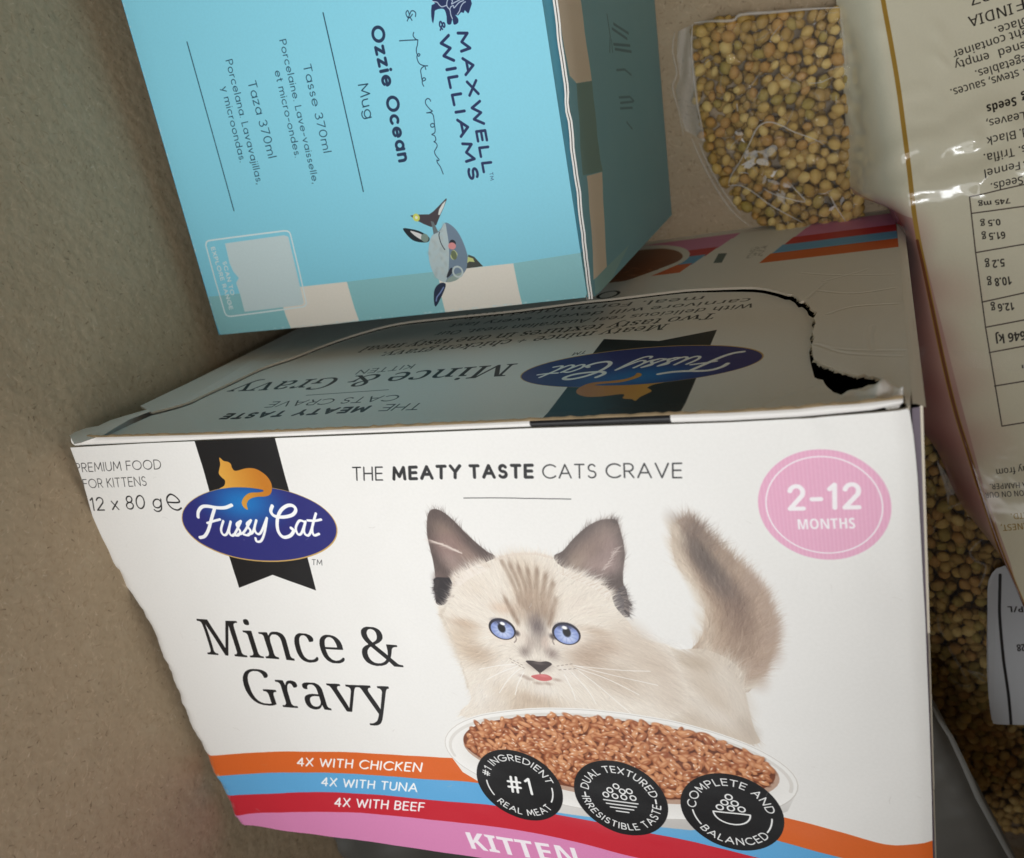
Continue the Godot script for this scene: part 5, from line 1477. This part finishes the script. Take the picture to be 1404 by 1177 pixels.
# scratches and dents of the crushed top, as a normal map over the same print area
func creases(ct: Cv) -> ImageTexture:
	var im := Image.create(ct.w / 2, ct.h / 2, false, Image.FORMAT_RGB8)
	im.fill(Color(0.5, 0.5, 0.5))
	var c := Cv.new(ct.o, Vector2(202, 164), ct.k * 0.5, Color(0.5, 0.5, 0.5))
	rng.seed = 61
	for i in 200:
		c.blob(Vector2(rng.randf_range(0, 190), rng.randf_range(0, 150)), rng.randf_range(4, 16), rng.randf_range(3, 9), rng.randf() * 3.0, Color(0.56, 0.56, 0.56) if rng.randf() < 0.5 else Color(0.44, 0.44, 0.44), 0.28)
	for l in [pv([166.64, 90.91, 175.75, 84.85, 188.23, 80.11]), pv([169.53, 67.57, 171.85, 76.57, 173.04, 79.97]), pv([171.2, 73.04, 179.51, 67.44, 188.52, 68.73]), pv([173.04, 33.63, 177.6, 29.9, 182.95, 27.77, 189.32, 26.24]), pv([173.61, 33.49, 179.03, 27.05, 188.75, 23.19]), pv([183.95, 42.58, 183.43, 35.37, 183.85, 28.38]), pv([165.18, 3.15, 168.32, 9.8, 173.3, 15.02]), pv([172.49, 80.86, 180.82, 86.05, 182.49, 88.07]), pv([174.69, 53.46, 179.72, 57.15, 188.6, 56.25])]:
		var p := curve(l, false, 6)
		c.strokes([p], 2.4, Color(0.42, 0.42, 0.42), 0.4)
		c.strokes([p], 1.3, Color(0.6, 0.6, 0.6), 0.4)
		c.strokes([p], 0.6, Color(0.74, 0.74, 0.74), 0.45)
	var h := Image.create_from_data(c.w, c.h, false, Image.FORMAT_RGB8, c.b)
	h.convert(Image.FORMAT_RGBA8)
	h.bump_map_to_normal_map(3.0)
	return ImageTexture.create_from_image(h)


func build_mug_box() -> void:
	var t := thing("mug_box", "sky blue mug box with a patchwork whale and pale check border", "gift box", Vector3(62, FLOOR, -62))
	var c := Cv.new(Vector2(-6, -134), Vector2(134, 134), 10.0, c8(142, 218, 240), fonts)
	print_mug(c)
	var front := with_grain(printed(c.tex(), 0.5, 0.35))
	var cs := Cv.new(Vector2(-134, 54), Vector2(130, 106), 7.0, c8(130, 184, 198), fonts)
	print_mug_side(cs)
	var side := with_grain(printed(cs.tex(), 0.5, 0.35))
	var bl: Vector2 = Vector2(1.17, -8.81)
	var br: Vector2 = Vector2(118.01, -7.81)
	var tl: Vector2 = Vector2(6.76, -100.75)
	var fold_a: Vector2 = Vector2(118.28, -10.32)
	var fold_b: Vector2 = Vector2(120.11, -75.68)
	# carry the sides up past the frame to the box's full height of print
	var up := func(p: Vector2, q: Vector2, z: float) -> Vector2: return p + (q - p) * (z - p.y) / (q.y - p.y)
	var tl2: Vector2 = up.call(bl, tl, -128.0)
	var fr2: Vector2 = up.call(fold_a, fold_b, -128.0)
	var mid := pv([1.17, -8.81, 33.34, -8.25, 64.79, -8.14, 93.23, -7.86, 115.32, -7.82])
	part("front_panel", grid(40, 30, func(u: float, v: float):
		var s := u * 4.0
		var i := mini(int(s), 3)
		var low := mid[i].lerp(mid[i + 1], s - i)
		low = low.lerp(Vector2(fold_a.x, low.y), smoothstep(0.75, 1.0, u))
		var q := low.lerp(tl2.lerp(fr2, u), v)
		var round := 0.45 * exp(-pow(u * 118.0 / 0.7, 2)) + 0.45 * exp(-pow(v * 118.0 / 0.7, 2))
		return Vector3(q.x, -60.0 - round - 0.5 * sin(u * PI) * sin(v * PI), q.y), func(p: Vector3): return c.uv(Vector2(p.x, p.z))), [front], t)
	# where the front dives under the lid edge
	var lid_a: Vector2 = Vector2(119.39, -9.63)
	var lid_b: Vector2 = Vector2(123.24, -74.99)
	var lid2: Vector2 = up.call(lid_a, lid_b, -128.0)
	part("tuck_fold", grid(10, 30, func(u: float, v: float):
		var q := Vector2(fold_a.x, lerpf(bl.y, br.y, 0.98)).lerp(fr2, v)
		var r := Vector2(lid_a.x + 0.3, br.y).lerp(lid2, v)
		var p := q.lerp(r, u)
		return Vector3(p.x, -60.0 - 15.0 * pow(sin(u * PI * 0.5), 0.6) * smoothstep(0.0, 0.12, v + 0.02), p.y), func(p: Vector3): return c.uv(Vector2(p.x, p.z))), [front], t)
	# lid: side board standing proud, doubled at its edge
	var wob := FastNoiseLite.new()
	wob.seed = 6
	wob.frequency = 0.08
	var side_at := func(z: float) -> float: return lid_a.x + 0.25 + (lid2.x - lid_a.x) * (z - br.y) / (-128.0 - br.y)
	part("lid_side", grid(24, 40, func(u: float, v: float):
		var z := lerpf(br.y, -128.0, v)
		var y := lerpf(-58.9 - 1.2 * exp(-pow(v / 0.012, 2)), FLOOR + 0.5, u)
		var x: float = side_at.call(z) + 0.9 + 0.35 * wob.get_noise_1d(z) * (1.0 - u) - 0.55 * exp(-pow(u / 0.006, 2))
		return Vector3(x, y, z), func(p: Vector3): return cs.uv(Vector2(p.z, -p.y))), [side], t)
	for k in 2:
		part("lid_edge", grid(2, 60, func(u: float, v: float):
			var z := lerpf(br.y + 0.2, -128.0, v)
			var lift := -58.95 - k * 0.25 - 0.5 * exp(-pow((z + 53.5) / 1.2, 2)) * k
			var x: float = side_at.call(z) + 0.35 * wob.get_noise_1d(z) + 0.25 - k * 0.75 - 0.45 * exp(-pow((z + 53.0) / 1.6, 2))
			return Vector3(x + (u - 0.5) * 0.42, lift, z), func(p: Vector3): return Vector2(p.x, p.z)), [M.white_card], t)
		part("lid_board", grid(2, 40, func(u: float, v: float):
			var z := lerpf(br.y + 0.2, -128.0, v)
			var x: float = side_at.call(z) + 0.35 * wob.get_noise_1d(z) + 0.05 - k * 0.75
			return Vector3(x, lerpf(-59.2 - k * 0.25, -66.0, u), z), func(p: Vector3): return Vector2(p.x, p.z)), [M.white_card], t)
	# rolled corner of the lid
	part("corner_roll", grid(12, 8, func(u: float, v: float):
		var a := u * TAU * 0.8 + 0.6
		return Vector3(lid_a.x - 0.5 + cos(a) * 0.85, lerpf(-59.4, -64.0, v), br.y - 0.2 + sin(a) * 0.85), func(p: Vector3): return Vector2(p.x, p.z)), [M.white_card], t)
	# the sides that face away, down to the floor
	part("left_panel", grid(2, 20, func(u: float, v: float):
		var q := bl.lerp(tl2, v)
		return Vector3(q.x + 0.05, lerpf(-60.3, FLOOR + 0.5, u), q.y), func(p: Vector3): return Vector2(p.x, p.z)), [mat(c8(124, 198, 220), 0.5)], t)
	part("bottom_panel", grid(20, 2, func(u: float, v: float):
		var q := bl.lerp(Vector2(br.x, br.y), u)
		return Vector3(q.x, lerpf(-60.3, FLOOR + 0.5, v), q.y + 0.03), func(p: Vector3): return Vector2(p.x, p.z)), [mat(c8(150, 196, 200), 0.5)], t)
	part("top_panel", slab(Vector3(tl2.x, FLOOR + 0.5, -128.4), Vector3(lid2.x, -60.5, -128.0)), [mat(c8(124, 198, 220), 0.5)], t)
	part("back_panel", slab(Vector3(6, FLOOR, -128), Vector3(120, FLOOR + 0.5, -9)), [mat(c8(124, 198, 220), 0.5)], t)


func build_packet() -> void:
	var t := thing("spice_packet", "large cream plastic spice packet lying printed side up beside the torn carton", "food packet", Vector3(235, -150, 0))
	var c := Cv.new(Vector2(165, -95), Vector2(125, 215), 8.0, c8(226, 222, 200), fonts)
	print_packet(c)
	var m := with_grain(printed(c.tex(), 0.5, 0.3))
	m.roughness_texture = null
	m.clearcoat_enabled = true
	m.clearcoat = 1.0
	m.clearcoat_roughness = 0.07
	var edge := [Vector3(182.0, -153, -84), Vector3(177.32, -150, -66.38), Vector3(177.35, -150, -48.88), Vector3(177.32, -150, -26.26), Vector3(177.47, -150, -8.41), Vector3(185.0, -147, -6), Vector3(191.7, -126, 3), Vector3(192.0, -121, 15), Vector3(192.0, -115, 28), Vector3(192.3, -110, 40), Vector3(192.84, -105, 50.04), Vector3(197.64, -102, 58.82), Vector3(202.36, -97, 71.49), Vector3(210.89, -83, 80.64), Vector3(215.83, -76, 92.64), Vector3(222.64, -69, 110.96)]
	var line := [Vector3(187.99, -142.57, -76.43), Vector3(188.35, -138.23, -65.59), Vector3(189.6, -130.94, -47.35), Vector3(192.36, -122.83, -27.06), Vector3(193.42, -116.86, -12.14), Vector3(194.1, -113.72, -4.3), Vector3(195.17, -110.79, 3.03), Vector3(196.49, -107.12, 12.19), Vector3(198.12, -103.1, 22.25), Vector3(199.88, -98.73, 33.18), Vector3(202.25, -93.78, 45.54), Vector3(204.45, -90.44, 53.89), Vector3(207.33, -85.69, 65.78), Vector3(211.28, -80.26, 79.36), Vector3(216.35, -74.9, 92.75), Vector3(223.09, -67.69, 110.78)]
	var far := [Vector3(246.18, -138.1, -65.25), Vector3(245.81, -134.25, -55.63), Vector3(245.19, -127.8, -39.51), Vector3(244.56, -121.31, -23.28), Vector3(244.04, -115.96, -9.9), Vector3(243.77, -113.14, -2.85), Vector3(243.52, -110.51, 3.72), Vector3(243.2, -107.22, 11.96), Vector3(242.85, -103.58, 21.05), Vector3(242.46, -99.6, 31.01), Vector3(242.04, -95.27, 41.84), Vector3(241.69, -91.59, 51.04), Vector3(241.33, -87.89, 60.27), Vector3(240.75, -81.82, 75.45), Vector3(239.99, -74.01, 94.97), Vector3(239.33, -67.17, 112.07)]
	# folds of the film: where they run, how wide and how high
	var folds := [
		[pv([178.42, -11.32, 182.14, -15.03, 185.06, -18.08, 189.77, -21.71, 194.33, -23.51, 201.36, -24.15, 206.59, -26.1, 210.89, -27.81, 215.85, -27.46]), 4.2, 1.25], [pv([179.47, -9.88, 190.22, -12.6, 200.83, -12.87, 209.43, -14.08, 216.16, -15.84, 224.28, -16.29]), 4.6, 1.3], [pv([195.4, -16.53, 200.3, -20.06, 203.83, -21.62, 208.95, -22.2]), 3.4, 0.95],
		[pv([192.43, -35.67, 194.94, -36.11, 198.13, -36.6]), 1.4, 0.35], [pv([201.58, -43.55, 203.36, -41.09]), 1.2, 0.3], [pv([186.15, -39.89, 187.28, -40.59]), 1.4, 0.3], [pv([177.89, -58.85, 183.17, -53.18, 188.98, -52.87]), 3.0, 0.5], [pv([201.73, -50.21, 203.27, -46.38, 200.58, -44.28]), 2.2, 0.3], [pv([195.7, -30.08, 201.63, -29.94, 202.61, -32.42]), 2.0, 0.3],
		[pv([210.17, -11.87, 214.57, -17.3, 220.29, -20.69]), 4.0, 0.9], [pv([209.84, -23.28, 214.83, -22.97, 221.4, -23.93]), 4.5, 1.1],
		[pv([179.36, -51.23, 181.34, -46.27, 179.82, -41.99]), 2.2, -1.0], [pv([179.26, -42.09, 181.93, -36.12, 179.86, -31.9]), 2.2, -1.0], [pv([179.49, -31.97, 181.83, -26.99, 180.13, -22.68]), 2.2, -1.0],
	]
	var ripple := FastNoiseLite.new()
	ripple.seed = 17
	ripple.frequency = 0.03
	var bump := func(q: Vector2) -> float:
		var y := ripple.get_noise_2d(q.x, q.y) * 0.5 + ripple.get_noise_2d(q.x * 2.6, q.y * 2.0 + 40.0) * 0.03
		y *= lerpf(1.0, 0.35, smoothstep(-5.0, 20.0, q.y))
		for f in folds:
			var l: PackedVector2Array = f[0]
			var best := 1e9
			for i in l.size() - 1:
				var pq := l[i + 1] - l[i]
				var s := clampf((q - l[i]).dot(pq) / pq.length_squared(), 0.0, 1.0)
				best = minf(best, (q - l[i] - pq * s).length())
			y += f[2] * exp(-best * best / (f[1] * f[1] * 0.5))
		return y
	var skin := func(u: float, v: float) -> Vector3:
		var s := v * 15.0
		var i := mini(int(s), 14)
		var f := s - i
		var pick := func(a: Array) -> Vector3: return a[i].cubic_interpolate(a[i + 1], a[maxi(i - 1, 0)], a[mini(i + 2, 15)], f)
		var e: Vector3 = pick.call(edge)
		var g: Vector3 = pick.call(line)
		var r: Vector3 = pick.call(far)
		var p: Vector3
		if u < 0.35:
			var k := u / 0.35
			p = e.lerp(g, k)
			p.y = lerpf(e.y, g.y, sin(k * PI * 0.5))
		else:
			p = g.lerp(r, (u - 0.35) / 0.65)
		p.y += bump.call(Vector2(p.x, p.z)) * smoothstep(0.0, 0.1, u)
		return p
	part("printed_film", grid(110, 230, skin, func(p: Vector3): return c.uv(Vector2(p.x, p.z))), [m], t)
	part("back_film", grid(20, 40, func(u: float, v: float):
		var p: Vector3 = skin.call(u, v)
		return p + Vector3(0, -2.5 - 10.0 * sin(u * PI) * smoothstep(0.6, 0.3, v), 0), func(p: Vector3): return Vector2(p.x, p.z)), [mat(c8(150, 92, 86), 0.4)], t)


# one ridged coriander fruit: egg-shaped, pointed at the stalk end
func seed_mesh(variant: int) -> ArrayMesh:
	var r := RandomNumberGenerator.new()
	r.seed = 300 + variant
	var long := r.randf_range(1.0, 1.42)
	return grid(10, 6, func(u: float, v: float):
		var a := v * PI
		var ring := sin(a) * (1.0 + 0.07 * cos(u * TAU * 5.0))
		var y := -cos(a) * long
		if a > 2.4:
			y += (a - 2.4) * 0.22
		return Vector3(cos(u * TAU) * ring, y, sin(u * TAU) * ring) * 1.7, func(p: Vector3): return Vector2(p.x, p.y))


func scatter(area: PackedVector2Array, gap: float, sd: int) -> PackedVector2Array:
	rng.seed = sd
	var lo := Vector2(1e9, 1e9)
	var hi := -lo
	for q in area:
		lo = lo.min(q)
		hi = hi.max(q)
	var cells := {}
	var out := PackedVector2Array()
	for i in int((hi.x - lo.x) * (hi.y - lo.y) * 3.0):
		var p := Vector2(rng.randf_range(lo.x, hi.x), rng.randf_range(lo.y, hi.y))
		if not Geometry2D.is_point_in_polygon(p, area):
			continue
		var key := Vector2i(int(floor(p.x / gap)), int(floor(p.y / gap)))
		var clear := true
		for dx in range(-1, 2):
			for dy in range(-1, 2):
				for q: Vector2 in cells.get(key + Vector2i(dx, dy), []):
					if q.distance_to(p) < gap:
						clear = false
		if clear:
			cells[key] = cells.get(key, []) + [p]
			out.append(p)
	return out


func fill_seeds(t: Node3D, area: PackedVector2Array, seen: PackedVector2Array, height: Callable, sd: int) -> void:
	var spots := scatter(area, 2.95, sd)
	var base := t.position
	rng.seed = sd + 1
	var named := 0
	var rest := []
	for p in spots:
		var y: float = height.call(p) - rng.randf_range(0.0, 2.4)
		var b := Basis.from_euler(Vector3(rng.randf() * TAU, rng.randf() * TAU, rng.randf() * TAU)).scaled(Vector3.ONE * rng.randf_range(0.72, 1.1))
		var at := Transform3D(b, Vector3(p.x, y, p.y) * MM - base)
		var tone := rng.randi() % 5
		var kind := rng.randi() % 4
		if named < 300 and Geometry2D.is_point_in_polygon(p, seen):
			named += 1
			var o := MeshInstance3D.new()
			o.name = "coriander_seed"
			o.mesh = M.seed_mesh[kind]
			o.material_override = M.seed_mat[tone]
			o.transform = at
			t.add_child(o, true)
		else:
			rest.append(at)
	for layer in 2:
		for p in scatter(area, 3.3, sd + 10 + layer):
			var b := Basis.from_euler(Vector3(rng.randf() * TAU, rng.randf() * TAU, rng.randf() * TAU)).scaled(Vector3.ONE * rng.randf_range(0.85, 1.1))
			rest.append(Transform3D(b, Vector3(p.x, height.call(p) - 3.0 - 2.8 * layer, p.y) * MM - base))
	var mm := MultiMesh.new()
	mm.transform_format = MultiMesh.TRANSFORM_3D
	mm.mesh = M.seed_mesh[0]
	mm.instance_count = rest.size()
	for i in rest.size():
		mm.set_instance_transform(i, rest[i])
	var o := MultiMeshInstance3D.new()
	o.name = "buried_seeds"
	o.multimesh = mm
	o.material_override = M.seed_mat[1]
	o.set_meta("kind", "stuff")
	t.add_child(o, true)


func lift(l: PackedVector2Array, height: Callable, off: float) -> PackedVector3Array:
	var out := PackedVector3Array()
	for q in l:
		out.append(Vector3(q.x, height.call(q) + off, q.y))
	return out


# a pale scrap laid over the bag's film, its whiteness painting a glint
func shard(t: Node3D, p: Vector2, size: float, y: float, m: Material) -> void:
	var turn := rng.randf() * TAU
	var l := PackedVector2Array()
	for i in 9:
		var a := TAU * i / 9.0
		l.append(p + Vector2(cos(a) * size * rng.randf_range(0.4, 1.3), sin(a) * size * rng.randf_range(0.15, 0.6)).rotated(turn))
	var tilt := Vector2(rng.randfn(0.0, 0.3), rng.randfn(0.0, 0.3))
	part("painted_film_glint", plate(l, func(q: Vector2, d: float): return Vector3(q.x, y + d + tilt.dot(q - p) * 0.4, q.y), 0.05, func(q: Vector2): return q * 0.02), [m], t)


func build_seed_bags() -> void:
	M.seed_mesh = []
	for i in 4:
		M.seed_mesh.append(seed_mesh(i))
	M.seed_mat = []
	for col in [c8(200, 168, 98), c8(172, 140, 78), c8(212, 184, 116), c8(166, 144, 76), c8(184, 142, 80)]:
		M.seed_mat.append(mat(col, 0.55, 0.35))
	# the small bag behind the carton
	var t := thing("seed_bag", "small clear bag of whole coriander seeds behind the carton, beside the blue box", "seed bag", Vector3(160, FLOOR, -35))
	var area := pv([136.16, -63.61, 144.29, -64.31, 155.71, -62.66, 167.81, -61.22, 177.57, -59.86, 181.09, -54.11, 181.27, -30.11, 179.81, 2.55, 165, 0.5, 150.81, -0.05, 143.68, -6.22, 139.68, -15.65, 136.59, -24.37, 133.92, -34.24, 133.31, -45.29])
	var hill := func(p: Vector2) -> float: return -147.5 - 5.0 * smoothstep(8.0, 0.0, p.x - 137.0 - (p.y + 62.0) * 0.18)
	fill_seeds(t, area, area, hill, 71)
	var left := pv([130.61, -63.55, 130.08, -56.57, 130.33, -50.16, 130.66, -42.53, 132.52, -32.26, 135.52, -23.19, 139.42, -13.38, 145.39, -5.04, 150.27, 0.83])
	var right := pv([179.94, -60.49, 181.48, -54.03, 182.18, -46.08, 182.01, -36.12, 181.43, -25.92, 180.95, -17.54, 180.47, -8.95, 179.97, -0.14, 179.74, 3.9])
	var skin := FastNoiseLite.new()
	skin.seed = 51
	skin.frequency = 0.07
	part("clear_film", grid(60, 80, func(u: float, v: float):
		var s := v * 8.0
		var i := mini(int(s), 7)
		var a := left[i].lerp(left[i + 1], s - i)
		var b := right[i].lerp(right[i + 1], s - i)
		var q := a.lerp(b, u)
		var y: float = maxf(hill.call(q) + 2.0, -153.0)
		y -= 6.0 * exp(-u * u / 0.01)
		return Vector3(q.x, y + skin.get_noise_2d(q.x, q.y) * 1.3 + skin.get_noise_2d(q.x * 3.0, q.y * 3.0) * 0.35, q.y), func(p: Vector3): return Vector2(p.x, p.z) * 0.02), [M.film], t)
	var over := func(p: Vector2) -> float: return hill.call(p) + 3.2
	part("sealed_edge", ridge(lift(curve(pv([136.37, -65.2, 142.17, -64.57, 148.45, -63.42, 150.89, -64.49, 158.87, -63.35, 167.89, -62.17, 178, -60.53]), false, 3), over, -2.4), 1.0, 0.8), [M.painted_glint], t)  # the seal, whitened to paint the bright light along it
	part("side_fold", ridge(lift(curve(pv([135.89, -64.89, 134.72, -57.73, 134.52, -49.35, 134.53, -40.73, 135.27, -32.23]), false, 3), over, -2.0), 0.9, 0.9), [M.painted_glint], t)  # a film fold, with its bright glare painted in white
	part("loose_edge", grid(8, 30, func(u: float, v: float):
		var l := pv([131.31, -63.81, 130.08, -56.57, 129.95, -50.66, 128.12, -47.35, 128.72, -41.79, 129.59, -34.56])
		var r := pv([135.89, -64.89, 134.72, -57.73, 134.52, -49.35, 134.64, -45.04, 134.7, -38.51, 135.95, -30.33])
		var s := v * 5.0
		var i := mini(int(s), 4)
		var q := l[i].lerp(l[i + 1], s - i).lerp(r[i].lerp(r[i + 1], s - i), u)
		return Vector3(q.x, -149.0 + sin(u * 7.0 + v * 9.0) * 0.7 - (1.0 - u) * 2.5, q.y), func(p: Vector3): return Vector2(p.x, p.z)), [M.fold_and_glint], t)
	for l in [pv([131.1, -63.86, 129.71, -58.75, 130.17, -52.32, 128.26, -48.41, 129.17, -41.71, 129.7, -33.64]), pv([132.07, -32.34, 134.33, -24.74, 138.22, -14.95, 142.42, -7.34, 147.35, -1.94]), pv([134.15, -30.64, 136.42, -23.04, 140.38, -13.7, 144.63, -6.55]), pv([177.96, -59.78, 178.43, -48.82, 178.66, -36.74, 178.51, -24.33])]:
		part("film_edge", ridge(lift(curve(l, false, 3), func(_q: Vector2): return -147.5, 0.0), 0.7, 0.5), [M.fold_and_glint], t)
	for l in [pv([141.47, -15.72, 142.42, -18.46, 146.08, -22.94, 149.73, -27.92, 152.63, -32.3, 155.77, -33.43, 159.24, -32.04, 163.16, -29.24, 167.68, -26.78, 171.29, -24.24]), pv([141.47, -15.72, 145.24, -15.14, 149.98, -12.17, 155.2, -7.86, 163.32, -1.86]), pv([152.67, -13.99, 156.16, -11.55, 164.43, -8.09, 162.31, -11.88, 159.85, -15.09]), pv([171.97, -8.84, 173.23, -5.52, 175.86, -0.41])]:
		part("film_crease", ridge(lift(curve(l, false, 3), over, 0.0), 0.55, 0.4), [M.painted_glint], t)  # film creases whose shine is painted by the whitish colour
	rng.seed = 66
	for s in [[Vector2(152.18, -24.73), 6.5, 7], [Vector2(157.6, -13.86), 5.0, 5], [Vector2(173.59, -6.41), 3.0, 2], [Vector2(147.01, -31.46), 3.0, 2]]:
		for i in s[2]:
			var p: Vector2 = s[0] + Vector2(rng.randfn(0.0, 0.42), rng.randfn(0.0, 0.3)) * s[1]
			shard(t, p, rng.randf_range(0.35, 1.0) * s[1] * 0.55, over.call(p) + 0.1 + i * 0.06, M.painted_glint if i == 0 else M.fold_and_glint)

	for i in 26:
		var p := Vector2(rng.randf_range(138, 178), rng.randf_range(-62, -4))
		var line := PackedVector2Array([p])
		var d := Vector2.from_angle(rng.randf() * TAU) * rng.randf_range(0.6, 1.8)
		for j in 4:
			p += d
			d = d.rotated(rng.randf_range(-0.5, 0.5))
			line.append(p)
		if Geometry2D.is_point_in_polygon(line[0], area) and Geometry2D.is_point_in_polygon(line[4], area):
			part("film_crease", ridge(lift(line, over, 0.0), rng.randf_range(0.2, 0.5), 0.3), [M.fold_and_glint if i % 4 else M.painted_glint], t)

	# the larger bag, deeper down on the right
	t = thing("seed_bag", "larger clear bag of coriander seeds with a white label, under the cream packet", "seed bag", Vector3(240, FLOOR, 110))
	var area2 := PackedVector2Array([Vector2(193.5, 34), Vector2(236, 34), Vector2(265, 50), Vector2(265, 222), Vector2(184, 228), Vector2(182, 180), Vector2(184, 145), Vector2(192, 128), Vector2(193.5, 118)])
	var seen := pv([192.06, 46.01, 199.58, 73.57, 208.57, 92.78, 221.57, 120.05, 222.48, 214.03, 216.14, 215.39, 199.66, 164.12, 191.61, 150.2, 188.14, 75.82])
	var hill2 := func(p: Vector2) -> float: return -101.0 + 1.5 * sin(p.x * 0.09) * sin(p.y * 0.06) - 5.0 * smoothstep(205.0, 196.0, p.x) - 26.0 * smoothstep(112.0, 200.0, p.y)
	fill_seeds(t, area2, seen, hill2, 83)
	part("clear_film", grid(70, 100, func(u: float, v: float):
		var q := Vector2(lerpf(193.0 - 9.0 * smoothstep(0.5, 0.6, v), 266.0, u), lerpf(28.0, 228.0, v))
		return Vector3(q.x, hill2.call(q) + 2.2 + skin.get_noise_2d(q.x, q.y) * 1.2 + skin.get_noise_2d(q.x * 3.0, q.y * 3.0) * 0.35, q.y), func(p: Vector3): return Vector2(p.x, p.z) * 0.02), [M.film], t)
	part("bag_body", grid(24, 8, func(u: float, v: float):
		var s := u * area2.size()
		var i := int(s) % area2.size()
		var q := area2[i].lerp(area2[(i + 1) % area2.size()], s - int(s))
		return Vector3(q.x, lerpf(hill2.call(q) - 6.0, FLOOR + 0.3, v), q.y), func(p: Vector3): return Vector2(p.x, p.z)), [M.seed_mat[1]], t)
	var over2 := func(p: Vector2) -> float: return hill2.call(p) + 3.2
	for l in [pv([197.37, 60.92, 198.2, 64.36, 199.57, 68.29, 200.99, 70.63]), pv([199.41, 75.51, 200.74, 74.12, 202.79, 72.28]), pv([208.1, 83.82, 205.69, 86.23, 204.74, 88.42, 206.19, 91.07, 208.76, 92.73, 207.98, 96.93, 206.83, 99.94]), pv([198.67, 126.71, 200.57, 131.21, 202.49, 135.47, 203.62, 139.27]), pv([199.12, 143.37, 201.95, 143.66, 204.18, 142.59, 204.59, 141.42]), pv([203.71, 133.71, 206.44, 136.23, 208.97, 139.05]), pv([204.49, 134.2, 206.85, 134.54, 208.8, 135.75]), pv([196.16, 115.32, 196.44, 120.1, 197.57, 122.72])]:
		part("film_crease", ridge(lift(curve(l, false, 3), over2, 0.0), 0.8, 0.5), [M.fold_and_glint], t)
	part("painted_film_glint", plate(curve(pv([197.18, 61.37, 198.95, 63.69, 200.69, 67.39, 201.37, 69.71, 200.06, 71.08, 199.62, 74.34, 199.17, 70.13, 198.33, 66.42]), true, 3), func(q: Vector2, d: float): return Vector3(q.x, over2.call(q) + d, q.y), 0.1, func(q: Vector2): return q * 0.02), [M.fold_and_glint], t)  # pale patch that paints a glint on the film
	# its label
	var cl := Cv.new(Vector2(200, 70), Vector2(70, 80), 9.0, c8(204, 208, 214), fonts)
	cl.strokes([curve(pv([212.23, 95.23, 212.1, 102.52, 212.11, 110.09, 212.96, 123.87, 213.65, 130.98, 214.36, 138.11, 214.81, 144.61, 215.12, 150.2]), false, 4)], 0.75, c8(24, 22, 26))
	cl.text("A P/L", "bold", Vector2(220.62, 105.69), Vector2(214.05, 105.95), Vector2(220.82, 107.67), c8(30, 28, 32))
	cl.text("228", "bold", Vector2(219.82, 118.81), Vector2(216.37, 119.29), Vector2(220.02, 121.24), c8(30, 28, 32))
	var shape := curve(pv([212.42, 92.66, 210.95, 93.67, 209.65, 96.15, 209.07, 99.38, 208.8, 110.24, 208.62, 120.67, 208.73, 131.38, 209.15, 140.42, 209.7, 146.83, 210.09, 148.77, 211.27, 149.93, 219.66, 149.27, 232.86, 147.93, 231.38, 88.8, 221, 89.41]), true, 4)
	part("label", plate(shape, func(q: Vector2, d: float): return Vector3(q.x, -96.6 - d + 0.3 * sin(q.y * 0.12) - 1.0 * smoothstep(120.0, 160.0, q.y), q.y), 0.2, func(q: Vector2): return cl.uv(q)), [printed(cl.tex(), 0.4), M.white_card], t, "white sticker with a black vertical line")


func build_mailer() -> void:
	var t := thing("mailing_bag", "grey plastic mailing bag stuffed below the front carton", "plastic bag", Vector3(100, FLOOR, 180))
	var m := mat(c8(92, 91, 87), 0.42, 0.5)
	var n := FastNoiseLite.new()
	n.seed = 27
	n.frequency = 0.02
	var near := pv([-3.4, 134, 20, 131, 60, 128, 120, 127, 180, 126.5, 191.8, 124, 192.6, 119.5])
	var side := pv([192.64, 115.16, 194.11, 119.46, 196.81, 125.15, 199.82, 134.44, 203.22, 145.98, 207.42, 157.1, 211.34, 167.4, 215.35, 179.03, 219.06, 190.41])
	part("grey_film", grid(80, 60, func(u: float, v: float):
		var a: Vector2
		if u < 0.8:
			a = Vector2(lerpf(-3.4, 188.0, u / 0.8), lerpf(134.0, 126.5, u / 0.8))
		else:
			a = Vector2(lerpf(188.0, 192.6, (u - 0.8) / 0.2), lerpf(126.5, 117.0, pow((u - 0.8) / 0.2, 2.0)))
		var s := v * 8.0
		var i := mini(int(s), 7)
		var r := side[i].lerp(side[i + 1], s - i)
		var b := Vector2(lerpf(-3.4, r.x, u), lerpf(lerpf(134.0, 236.0, v), r.y, pow(u, 3.0)))
		var q := a.lerp(b, clampf(v * 1.02, 0.0, 1.0)) if v > 0.0 else a
		var roll := 5.0 * exp(-pow((1.0 - u) / 0.012, 2))
		return Vector3(q.x, -62.0 + n.get_noise_2d(q.x * 2.0, q.y) * 7.0 * (1.0 - u) + n.get_noise_2d(q.x * 7.0, q.y * 5.0) * 0.8 + 26.0 * smoothstep(30.0, -4.0, q.x) - 1.5 - roll, q.y), func(p: Vector3): return Vector2(p.x, p.z)), [m], t)
	part("edge_seam", ridge(lift(side, func(_q: Vector2): return -63.0, 0.0), 1.6, 0.6), [mat(c8(124, 124, 121), 0.35)], t)
